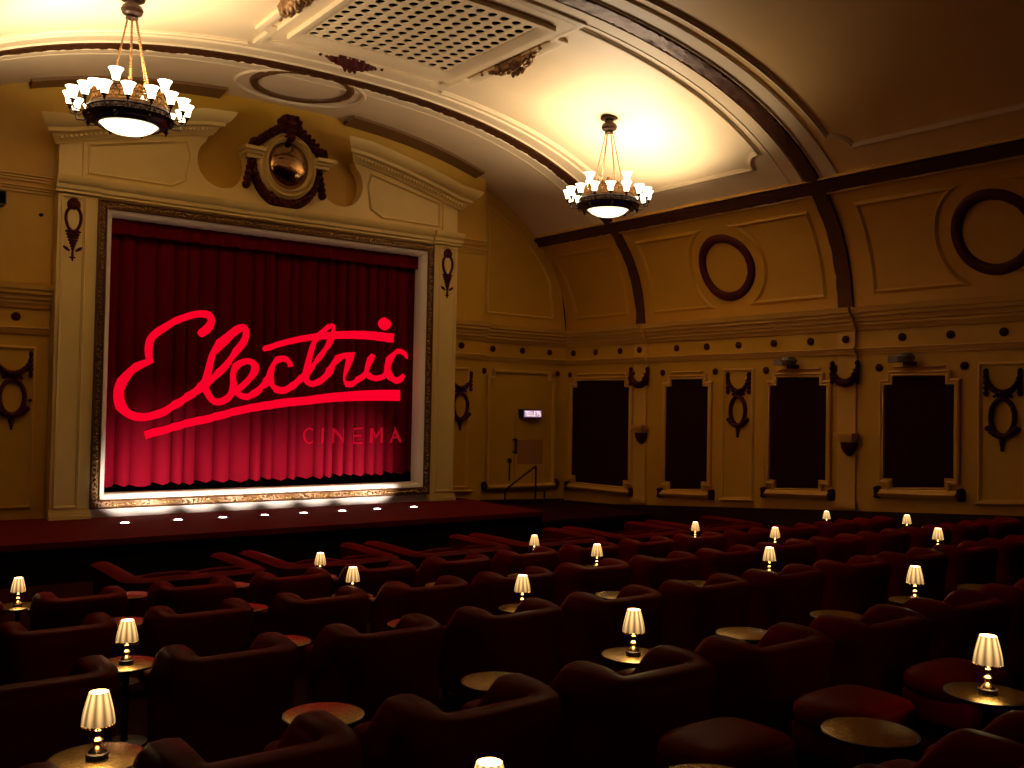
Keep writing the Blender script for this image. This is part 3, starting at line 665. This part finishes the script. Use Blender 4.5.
# swags and brackets on the two pilaster strips
for y, la, lb in ((8.56, 'dark garland swag hanging below the cornice beside the black panel in the corner', 'small stepped plaster bracket between the two far black panels'),
                  (5.675, 'dark garland swag between the two nearest black panels', 'small stepped plaster bracket between the two nearest black panels')):
    e = empty('garland_swag', M3(rp(y, .28, 0)), la, 'plaster swag')
    mb = MB(); garland(mb, rp, [(y+.13*math.cos(t), .43+.125*math.sin(t)) for t in [PI+PI*k/14 for k in range(15)]], .018, .045, .06); mb.build('swag', BROWN, e)
    for sy in (-1, 1):
        mb = MB()
        for k in range(5): lump(mb, rp, (y+sy*(.142+.004*(k % 2)), .50-.045*k), .022-.002*k, .03, .045)
        mb.build('tassel', BROWN, e)
    e = empty('wall_bracket', M3(rp(y-.06, -.40, 0)), lb, 'bracket')
    yb = y-.06; mb = MB()
    for h, n, wd in ((.06, .125, .105), (.03, .105, .09), (.0, .085, .075)): plate(mb, rp, [(yb-wd, -.28+h), (yb+wd, -.28+h), (yb+wd, -.25+h), (yb-wd, -.25+h)], 0, n)
    mb.build('shelf', TRIMC, e)
    mb = MB(); rows = [[rp(yb+.085*q*math.cos(PI*k/10), -.28-zz, .10*q*math.sin(PI*k/10)) for k in range(11)] for q, zz in ((1, 0), (.95, .05), (.7, .10), (.35, .13), (.02, .14))]; mb.grid(rows); mb.build('corbel', BROWN, e)
def medallion(surf, c, label, s=1.):
    x, z = c; e = empty('ribbon_medallion', M3(surf(x, z-.30, 0)), label, 'plaster medallion')
    mb = MB(); mould(mb, surf, ell((x, z), .103*s, .158*s, 32), bead(.04, .04), True, step=1, amp=.006)
    for k in range(-4, 5): lump(mb, surf, (x+.03*k*s, z-.165*s+.004*k*k), .035, .03, .05)
    for k in range(4): lump(mb, surf, (x, z-.205*s-.025*k), .03-.006*k, .02, .035)
    mb.build('oval_wreath', BROWN, e)
    mb = MB(); garland(mb, surf, [(x+.145*s*math.cos(t), z+.38*s+.165*s*math.sin(t)) for t in [PI+PI*k/12 for k in range(13)]], .016, .03, .045, 12)
    for sy in (-1, 1):
        for k in range(5): lump(mb, surf, (x+sy*.148*s, z+.40*s-.048*k), .021, .03, .04)
    mb.build('swag', BROWN, e)
    mb = MB()
    for sy in (-1, 1): lump(mb, surf, (x+sy*.045, z+.185*s), .035, .014, .03, sy*.3); lump(mb, surf, (x+sy*.075, z+.18*s), .014, .014, .025)
    lump(mb, surf, (x, z+.185*s), .022, .022, .04); mb.build('bow', BROWN, e)
medallion(right, (7.032, .01), 'dark oval ribbon medallion on the side wall between two black panels')
medallion(right, (4.128, -.005), 'dark oval ribbon medallion on the side wall at the edge of view, nearest the camera')
medallion(fc, (6.61, .005), 'dark oval ribbon medallion partly hidden by the pilaster beside the lit sign')
medallion(fc, (1.69, .005), 'dark oval ribbon medallion on the far side of the screen, cut by the frame edge')
for y, lab in ((6.28, 'small grey light fixture on the cornice over the black panel right of the medallion'), (4.97, 'small grey light fixture on the cornice over the nearest black panel')):
    e = empty('wall_fixture', M3(right(y, .47, 0)), lab, 'light fixture')
    mb = MB(); mb.box(W-.10, W, y-.04, y+.04, .46, .50); mb.build('mount', BROWN, e)
    mb = MB(); mb.lathe([(.02, 0), (.07, .01), (.085, .05), (.06, .085), (.0, .09)], 14, (W-.12, y, .49)); mb.box(W-.16, W-.06, y+.05, y+.16, .49, .55); mb.build('lamp_head', GREYP, e)

# ================================================================== DOOR BESIDE THE STAGE, SIGN, RAIL
d = empty('door_1', M3((7.72, DO, SZ-.1)), kind='structure')
mb = MB(); D = [(7.20, -1.0), (8.245, -1.005), (8.245, .36), (8.16, .36), (8.16, .445), (7.285, .445), (7.285, .36), (7.20, .36)]
mould(mb, fo, D, [(-.04, 0), (-.04, .03), (-.02, .04), (0, .03), (.01, 0)], True, step=20)
mould(mb, fo, [(7.18, -1.02), (8.28, -1.02)], [(-.035, 0), (-.03, .05), (.0, .07), (.03, .03), (.03, 0)], step=20); mb.build('door_frame', TRIMC, d)
mb = MB(); plate(mb, fo, [(7.62, -1.0), (8.20, -1.0), (8.20, -.10), (7.62, -.10)], 0, .012); mb.build('door_leaf', WALL, d)
mb = MB(); plate(mb, fo, [(7.66, -.74), (8.08, -.74), (8.08, -.42), (7.66, -.42)], .012, .016); mb.build('push_plate', mat('worn brown plate', (.30,.13,.04), .5), d)
mb = MB(); mb.box(7.585, 7.615, DO-.07, DO-.05, -.60, -.40); mb.box(7.59, 7.61, DO-.05, DO, -.59, -.57); mb.box(7.59, 7.61, DO-.05, DO, -.43, -.41); mb.build('handle', IRON, d)
mb = MB(); lump(mb, fo, (7.54, -.69), .03, .035, .05); mb.box(7.535, 7.545, DO-.02, DO, -.95, -.70); mb.build('catch', IRON, d)
for x, z in ((7.11, .455), (8.32, .46)):
    mb = MB(); boss(mb, fo, (x, z), .037, .03); mb.build('corner_boss', BROWN, d)
for x in (7.14, 8.32):
    mb = MB(); lump(mb, fo, (x, -1.0), .04, .06, .07); mb.build('scroll_foot', BROWN, d)
e = empty('toilets_sign', M3((7.84, DO, -.14)), 'small lit lilac TOILETS sign over the door beside the stage', 'sign')
mb = MB(); mb.box(7.675, 7.995, DO-.09, DO, -.142, -.022); mb.build('housing', BLACKPL, e, smooth=0)
mb = MB(); mb.box(7.70, 7.985, DO-.094, DO-.09, -.124, -.036); mb.build('lit_face', SIGNP, e, smooth=0)
GL = {'T': [((0,1),(1,1)), ((.5,1),(.5,0))], 'O': [((0,0),(0,1)), ((0,1),(1,1)), ((1,1),(1,0)), ((1,0),(0,0))], 'I': [((.5,0),(.5,1))], 'L': [((0,1),(0,0)), ((0,0),(1,0))],
      'E': [((0,0),(0,1)), ((0,1),(1,1)), ((0,.5),(.8,.5)), ((0,0),(1,0))], 'S': [((1,1),(0,1)), ((0,1),(0,.5)), ((0,.5),(1,.5)), ((1,.5),(1,0)), ((1,0),(0,0))]}
mb = MB()
for i, ch in enumerate('TOILETS'):
    ox, ww = 7.715+.0375*i, .025
    for (a, b), (c, f) in GL[ch]:
        x0, x1 = sorted((ox+a*ww, ox+c*ww)); z0, z1 = sorted((-.107+b*.054, -.107+f*.054)); mb.box(x0-.004, x1+.004, DO-.0975, DO-.0935, z0-.004, z1+.004)
mb.build('lettering', SIGNL, e, smooth=0)
# stair rail in front of the door
e = empty('handrail', M3((7.7, 9.85, SL2)), 'dark iron handrail sloping down in front of the door beside the stage', 'handrail')
yr = 9.72; k = yr/DO
def q(x, z): return (x*k, yr, z*k)
mb = MB(); mb.tube([q(7.985, -.769), q(7.482, -1.066)], .014, 8); mb.build('top_rail', IRON, e)
for a in ((7.985, -.769), (7.485, -1.066), (8.137, -1.09)):
    mb = MB(); p = q(*a); mb.tube([p, (p[0], yr, SL2)], .012, 8); mb.build('post', IRON, e)
mb = MB(); mb.tube([q(8.137, -1.095), q(7.985, -1.095)], .009, 6); mb.build('low_rail', IRON, e)
# loudspeaker at the edge of view
e = empty('wall_speaker', M3((1.53, DC-.1, 1.72)), 'small black loudspeaker on the wall beyond the screen, at the frame edge', 'speaker')
mb = MB(); mb.box(1.36, 1.56, DC-.20, DC-.02, 1.72, 1.84); mb.build('cabinet', BLACKPL, e)
mb = MB(); mb.box(1.37, 1.55, DC-.208, DC-.20, 1.73, 1.83); mb.build('grille', DARK, e)
for x, z, l in ((1.885, 1.70, 'tiny dark hook on the wall next to the black loudspeaker'), (1.84, -.02, 'tiny dark hook on the wall next to the far ribbon medallion')):
    mb = MB(); lump(mb, fc, (x, z), .022, .018, .03); tag(mb.build('wall_hook', IRON), l, 'hook')
# ================================================================== CHANDELIERS (metres, local to the bowl rim)
def chandelier(loc, H, label, phi):
    root = empty('chandelier', loc, label, 'chandelier', 'chandeliers under the vault')
    X, Y, Z = loc; B = lambda mb, n, m, p, **k: mb.build(n, m, p, survey=False, **k)
    P = lambda r, t, z: (X+r*math.cos(t), Y+r*math.sin(t), Z+z)
    mb = MB(); mb.lathe([(.44, 0), (.42, -.02), (.36, -.075), (.26, -.125), (.13, -.155), (.001, -.16)], 40, loc, False); B(mb, 'glass_bowl', BOWLG, root, smooth=80)
    mb = MB()
    mb.lathe([(.43, .015), (.45, -.03), (.50, -.035), (.53, .0), (.60, .02), (.665, .055), (.68, .09), (.64, .11), (.60, .115), (.60, .18), (.63, .19), (.62, .225), (.56, .235), (.52, .22), (.47, .06), (.43, .015)], 48, loc, False)
    for k in range(8):
        t = 2*PI*k/8+.2; mb.ball(P(.63, t, .015), .035, .035, .05, 8, 5); mb.ball(P(.63, t, -.035), .018, n=8, m=4)
    for k in range(32):
        t = 2*PI*k/32; mb.ball(P(.605, t, .148), .022, .022, .03, 6, 4)
    B(mb, 'bronze_ring', BRONZE, root)
    mb = MB(); mb.lathe([(.55, .235), (.56, .26), (.545, .28), (.54, .235)], 40, loc, False); mb.lathe([(.53, .385), (.545, .40), (.53, .415), (.515, .40), (.53, .385)], 40, loc, False)
    for k in range(40):
        t = 2*PI*k/40; mb.ball(P(.54, t, .33), .03, .03, .05, 6, 5); mb.ball(P(.54, t+.05, .36), .016, n=6, m=4)
        if k % 5 == 0: mb.ball(P(.53, t, .44), .045, .045, .07, 8, 5)
    mb.lathe([(.03, .1), (.05, .2), (.10, .3), (.05, .36), (.04, .46), (.13, .52), (.15, .58), (.06, .62), (.03, .70)], 16, loc)
    for k in range(6):
        t = 2*PI*k/6; mb.tube([P(.05, t, .5), P(.16, t, .60), P(.26, t, .56), P(.30, t, .62)], .016, 6); mb.tube([P(.12, t, .54), P(.35, t, .48), P(.53, t, .41)], .014, 6)
        for j in range(3): mb.ball(P(.20+.09*j, t+.2, .55-.03*j), .035, .035, .045, 7, 5)
    B(mb, 'gilt_gallery', CHAIN, root)
    def light_arm(r0, r1, z0, z1, t):
        mb = MB(); mb.tube([P(r0, t, z0), P(r0+(r1-r0)*.45, t, z0-.055), P(r1-.02, t, z0-.04), P(r1, t, z0+.04), P(r1, t, z1)], .013, 6)
        mb.lathe([(.014, -.05), (.03, -.03), (.02, -.01), (.045, .0), (.05, .012), (.03, .014)], 10, P(r1, t, z1))
        a = B(mb, 'lamp_arm', BRONZE, root)
        mb = MB(); mb.lathe([(.035, .0), (.052, .02), (.060, .06), (.068, .11), (.086, .16), (.112, .19), (.107, .19), (.05, .08), (.03, .01)], 14, P(r1, t, z1+.01), False)
        B(mb, 'glass_shade', SHADEG, a, smooth=80)
    for k in range(16): light_arm(.62, .86, .12, .20, 2*PI*k/16+.10)
    for k in range(4): light_arm(.40, .55, .47, .50, 2*PI*k/4+phi)
    for k in range(6):
        mb = MB(); t = 2*PI*k/6+.3; n = 30
        for j in range(n):
            f0, f1 = j/n, (j+.9)/n; a, b = P(.29*(1-f0)+.07*f0, t, .62+(H-.30-.62)*f0), P(.29*(1-f1)+.07*f1, t, .62+(H-.30-.62)*f1)
            mb.tube([a, tuple((a[q]+b[q])/2 for q in range(3)), b], [.008, .019, .008], 5)
        B(mb, 'chain', CHAIN, root)
    mb = MB(); mb.lathe([(.04, H-.34), (.10, H-.32), (.08, H-.28), (.15, H-.25), (.175, H-.19), (.15, H-.13), (.09, H-.10), (.09, H-.03), (.19, H-.025), (.20, H+.0), (.10, H+.06)], 24, loc); B(mb, 'ceiling_rose', BRONZE, root)
    for k in range(6):
        l = bpy.data.lights.new('chandelier_bulb', 'SPOT'); l.energy = CH_W/6; l.color = CH_COL; l.shadow_soft_size = .10; l.spot_size = math.radians(CH_CONE); l.spot_blend = CH_BL
        o = bpy.data.objects.new('chandelier_bulb', l); C.objects.link(o); o.location = P(.70, 2*PI*k/6, .50); o.rotation_euler = (PI, 0, 0)
for x, y, zr, lab in ((2.00, 7.40, 2.035, 'bronze chandelier with many lit tulip shades, hanging in front of the pediment'),
                  (6.58, 7.16, 2.005, 'bronze chandelier with many lit tulip shades, hanging by the side wall cove')):
    chandelier(M3((x, y, zr)), (vz(x)-zr)*U-.01, lab, 4.07 if x < 4 else .04)

# ================================================================== SEATING (metres)
def rbox(mb, c, hx, hy, hz, e=.32, n=20, m=10):
    sp = lambda v, p: math.copysign(abs(v)**p, v); rows = []
    for i in range(m+1):
        ph = -PI/2+PI*i/m
        rows.append([(c[0]+hx*sp(math.cos(ph), e)*sp(math.cos(2*PI*k/n), e), c[1]+hy*sp(math.cos(ph), e)*sp(math.sin(2*PI*k/n), e), c[2]+hz*sp(math.sin(ph), e*1.3)) for k in range(n)])
    mb.grid(rows, closed_v=True)
def club(name, w, dep, label, cat, group, leather=LEATHER, cushions=1, t=.15, top=.755, sofa=False):
    root = empty(name, (0,0,0), label, cat, group); B = lambda mb, n, m, p=root, **k: mb.build(n, m, p, survey=False, **k)
    r = .17 if sofa else .10; hx = w/2-t/2; y0 = t/2; path = []; ad = dep-.08 if sofa else .66
    for k in range(16): path.append((-hx, ad-(ad-y0-r)*k/16, -1, 0))
    for k in range(7): a = PI+PI/2*k/6; path.append((-hx+r+r*math.cos(a), y0+r+r*math.sin(a), math.cos(a), math.sin(a)))
    for k in range(1, 6): path.append((-hx+r+(2*hx-2*r)*k/6, y0, 0, -1))
    for k in range(7): a = -PI/2+PI/2*k/6; path.append((hx-r+r*math.cos(a), y0+r+r*math.sin(a), math.cos(a), math.sin(a)))
    for k in range(1, 17): path.append((hx, y0+r+(ad-y0-r)*k/16, 1, 0))
    h = t/2
    prof = [(h*.85, .09), (h*.95, .30), (h*1.0, .50), (h*1.25, .58), (h*1.42, .64), (h*1.32, top-.035), (h*.85, top-.006), (0, top), (-h*.8, top-.008), (-h*1.3, top-.05), (-h*1.35, .64), (-h*1.0, .57), (-h*.85, .45), (-h*.85, .09)]
    rows = []; arc = []; half = (ad-y0-r)+r*PI/2+(hx-r)
    for i, (x, y, nx, ny) in enumerate(path):
        f = max(0., (y-y0)/(ad-y0)); side = abs(nx) > .6
        dl = 0. if i == 0 else math.hypot(x-path[i-1][0], y-path[i-1][1]); arc.append((arc[-1] if arc else 0.)+dl)
        v = abs(arc[-1]-half)-(hx-r)
        if sofa: dz = .022*math.sin(PI*min(1, f*.75)) if side else 0
        elif v < .38: dz = .013*(1-math.cos(PI*min(1, max(0, (v-.03)/.22))))
        else: dz = .026-.095*(1-math.cos(PI*min(1, (v-.38)/.22)))
        rows.append([(x+nx*d, y+ny*d, z+dz*max(0, (z-.45)/.29)) for d, z in prof])
    def capring(rw, dy, k):
        cx = sum(p[0] for p in rw)/len(rw); return [(cx+(p[0]-cx)*k, p[1]+dy, .40+(p[2]-.40)*(1-(1-k)*(.55 if p[2] > .4 else .1))) for p in rw]
    caps = ((.115, .12), (.105, .45), (.075, .75), (.04, .92))
    rows = [capring(rows[0], d, k) for d, k in caps] + rows + [capring(rows[-1], d, k) for d, k in caps[::-1]]
    mb = MB(); mb.grid(rows); mb.poly(rows[0]); mb.poly(rows[-1])
    B(mb, 'back_and_arms', leather, smooth=60)
    iw = w-2*t
    mb = MB(); rbox(mb, (0, (dep+t)/2-.01, .20), iw/2+.03, (dep-t)/2+.02, .11, .18); B(mb, 'seat_base', leather, smooth=60)
    for c in range(cushions):
        cw = iw/cushions; cx = -iw/2+cw*(c+.5)
        mb = MB(); rbox(mb, (cx, (dep+t)/2+.02, .37), cw/2-.004, (dep-t)/2+.03, .085, .3); B(mb, 'seat_cushion', leather, smooth=60)
        mb = MB(); rbox(mb, (cx, t+.06, .56), cw/2-.02, .055, .15, .45); B(mb, 'back_cushion', leather, smooth=60)
    for sx in (-1, 1):
        for y in (.10, dep-.08):
            mb = MB(); mb.lathe([(.022, 0), (.03, .06), (.035, .10)], 8, (sx*(w/2-.10), y, 0)); B(mb, 'foot', DARKW)
    return root
def make_stool():
    root = empty('footstool', (0,0,0), 'x', 'footstool', 'leather footstools'); B = lambda mb, n, m: mb.build(n, m, root, survey=False, smooth=60)
    mb = MB(); rbox(mb, (0,0,.33), .32, .26, .095, .55); B(mb, 'cushion', LEATHER)
    mb = MB(); rbox(mb, (0,0,.20), .285, .225, .09, .15); B(mb, 'base', LEATHER)
    for sx in (-1, 1):
        for sy in (-1, 1): mb = MB(); mb.lathe([(.018, 0), (.026, .11)], 8, (sx*.24, sy*.18, 0)); B(mb, 'foot', DARKW)
    return root
def make_table():
    root = empty('side_table', (0,0,0), 'x', 'side table', 'round side tables between the armchairs'); B = lambda mb, n, m: mb.build(n, m, root, survey=False)
    mb = MB(); mb.lathe([(.001, .538), (.19, .538), (.203, .541), (.203, .548), (.196, .55), (.001, .55)], 40); B(mb, 'tabletop', METALT)
    mb = MB(); mb.lathe([(.203, .53), (.210, .533), (.211, .547), (.204, .549)], 40, cap=False); B(mb, 'rim', DARKW)
    mb = MB(); mb.lathe([(.03, .02), (.022, .06), (.022, .45), (.05, .50), (.09, .537)], 16); B(mb, 'pedestal', DARKW)
    mb = MB(); mb.lathe([(.15, 0), (.15, .012), (.05, .025), (.03, .03)], 24); B(mb, 'foot', DARKW)
    return root
def make_lamp():
    root = empty('table_lamp', (0,0,0), 'x', 'table lamp', 'small lit table lamps'); B = lambda mb, n, m, **k: mb.build(n, m, root, survey=False, **k)
    mb = MB(); mb.lathe([(.048, 0), (.050, .022), (.040, .026)], 20); B(mb, 'plinth', DARKW)
    mb = MB(); mb.lathe([(.040, .026), (.034, .036), (.018, .050), (.012, .058), (.022, .072), (.024, .080), (.011, .092), (.009, .11), (.016, .122), (.010, .13), (.008, .165)], 16); B(mb, 'baluster', BRASS)
    mb = MB(); n = 48; rows = []
    for z, r in ((.152, .070), (.175, .068), (.21, .062), (.25, .052), (.293, .040)):
        rows.append([((r+(.0022 if k % 2 else -.0012))*math.cos(2*PI*k/n), (r+(.0022 if k % 2 else -.0012))*math.sin(2*PI*k/n), z) for k in range(n)])
    mb.grid(rows, closed_v=True); B(mb, 'lampshade', PLEAT, smooth=50)
    mb = MB(); mb.lathe([(.066, .156), (.057, .21), (.037, .291)], 24, cap=False); B(mb, 'lining', LINING, smooth=60)
    mb = MB(); mb.lathe([(.001, .266), (.043, .266), (.043, .27), (.001, .27)], 20); B(mb, 'diffuser', LINING)
    mb = MB()
    for k in range(24): t = 2*PI*k/24; mb.ball((.071*math.cos(t), .071*math.sin(t), .146), .0045, .0045, .007, 6, 4)
    B(mb, 'bead_fringe', BRASS)
    return root
stool0, table0, lamp0 = make_stool(), make_table(), make_lamp(); chair0 = club('armchair', .79, .80, 'x', 'armchair', 'red leather armchairs in rows')
used = set()
def place(p, loc, label, rz=0):
    if p.name not in used:
        used.add(p.name); p.location = loc; p.rotation_euler = (0,0,rz); p['label'] = label; return p
    return dup(p, loc, label, rz)
rowname = {'A': 'nearest row', 'B': 'second row from camera', 'C': 'third row from camera', 'D': 'fourth row from camera', 'E': 'fifth row from camera'}
ordn = ordw + ['sixteenth', 'seventeenth']
lamps = {'A': [1.83, 4.99], 'B': [1.18, 4.50, 7.87], 'C': [1.95, 5.38, 8.87, 12.41], 'D': [4.82, 8.24, 11.77, 15.30], 'E': [2.06, 5.52, 8.98, 12.47, 16.18]}
for r, y in ROWS[:5]:
    L = lamps[r]; xs = []
    for a, b in zip(L, L[1:]): xs += [(a, 1), (a+(b-a)/3, 0), (a+(b-a)*2/3, 0)]
    xs.append((L[-1], 1)); p = 1.15; x = L[-1]
    k = 1
    while x+p < min(2.14*y+.9, 17.2): x += p; xs.append((x, int(k % 3 == 0))); k += 1
    x = L[0]; k = 1
    while x-p > .162*y-.35: x -= p; xs.insert(0, (x, 0)); k += 1
    if r == 'A': xs = [q for q in xs if q[0] > 1.5]
    xs.sort(); z = ZF[r]; nt = nl = 0
    for i, (x, lit) in enumerate(xs):
        lit = lit and any(abs(x-q) < .01 for q in L)
        vis = .162*y-.1 < x < 2.14*y
        if vis:
            lb = 'round brass side table %s, %s from left in %s' % ('under lit lamp' if lit else 'without lamp', ordn[nt], rowname[r]); nt += 1
            if r == 'A' and lit and x < 2: lb = 'round brass side table at the bottom picture edge, under a barely visible lamp'
            place(table0, (x, y, z), lb)
        if lit:
            lb = 'lit pleated table lamp, %s from left among lamps of the %s' % (ordn[nl], rowname[r]); nl += 1
            if r == 'A': lb = 'small lit lamp showing only its glowing top at the bottom edge' if x < 2 else 'largest fully visible lit table lamp, near the right edge in the nearest row'
            place(lamp0, (x, y, z+.55), lb, .13*i)
            l = bpy.data.lights.new('lamp_bulb', 'POINT'); l.energy = LAMP_W; l.color = (1, .62, .28); l.shadow_soft_size = .02
            o = bpy.data.objects.new('lamp_bulb', l); C.objects.link(o); o.location = (x, y, z+.55+.20)
            l = bpy.data.lights.new('lamp_bulb_top', 'POINT'); l.energy = LAMP_W*.6; l.color = (1, .66, .32); l.shadow_soft_size = .02
            o = bpy.data.objects.new('lamp_bulb_top', l); C.objects.link(o); o.location = (x, y, z+.55+.315)
    cs = [(a[0]+b[0])/2 for a, b in zip(xs, xs[1:])]; cs = [xs[0][0]-p/2] + cs + ([xs[-1][0]+p/2] if xs[-1][0]+p/2+.45 < 17.9 else [])
    nc = ns = 0
    for i, x in enumerate(cs):
        yr = y-1.0
        if r == 'A':
            if x < 2.2 or x > 5.6: continue
        elif not (.162*yr-.45 < x < 2.14*(y-.2)+.35): continue
        place(chair0, (x-.125, yr, z), 'dark red leather armchair, %s from left in the %s' % (ordn[nc], rowname[r])); nc += 1
        if r == 'A' and x > 3:
            place(stool0, (x+.30, y+.62, z), 'dark red leather footstool, %s from the left in the nearest row' % ordn[ns]); ns += 1
# double sofas in front of the stage
sofa0 = club('sofa', 1.85, 1.70, 'x', 'sofa', 'wide red leather sofas below the stage', LEATHER2, 2, .20, .68, True)
sofas = [3.5, 5.6, 7.7, 9.78, 11.9, 14.1]
for i, x in enumerate(sofas):
    place(sofa0, (x+.92, 12.42, ZF['F']), 'wide red leather sofa in the row below the stage, %s from the left' % ordn[i])

# ================================================================== CAMERA, WORLD, VIEW
R = ((0.79718591600238, -0.6034273217512739, 0.019237533405583915), (0.029835159062567434, 0.007549786817653994, -0.9995263198149007), (0.6029962509097031, 0.7973822596992565, 0.024021933847002505))
cd = bpy.data.cameras.new('camera'); co = bpy.data.objects.new('camera', cd); C.objects.link(co)
cd.sensor_width = 36; cd.lens = 967.85/1024*36; cd.clip_start = .05; cd.clip_end = 200
m = Matrix.Identity(4)
for i in range(3): m[i][0] = R[0][i]; m[i][1] = -R[1][i]; m[i][2] = -R[2][i]
m.translation = Vector((0, 0, ZC)); co.matrix_world = m
bpy.context.scene.camera = co
wd = bpy.data.worlds.new('world'); bpy.context.scene.world = wd; wd.use_nodes = True
wd.node_tree.nodes['Background'].inputs['Color'].default_value = (0, 0, 0, 1); wd.node_tree.nodes['Background'].inputs['Strength'].default_value = 0
vs = bpy.context.scene.view_settings
vs.view_transform = 'Standard'; vs.look = 'None'; vs.gamma = 1; vs.exposure = EXPO
try: vs.use_curve_mapping = False
except Exception: pass
cy_ = bpy.context.scene.cycles
cy_.max_bounces = 8; cy_.diffuse_bounces = 5; cy_.glossy_bounces = 4; cy_.sample_clamp_indirect = 4
cy_.use_denoising = True
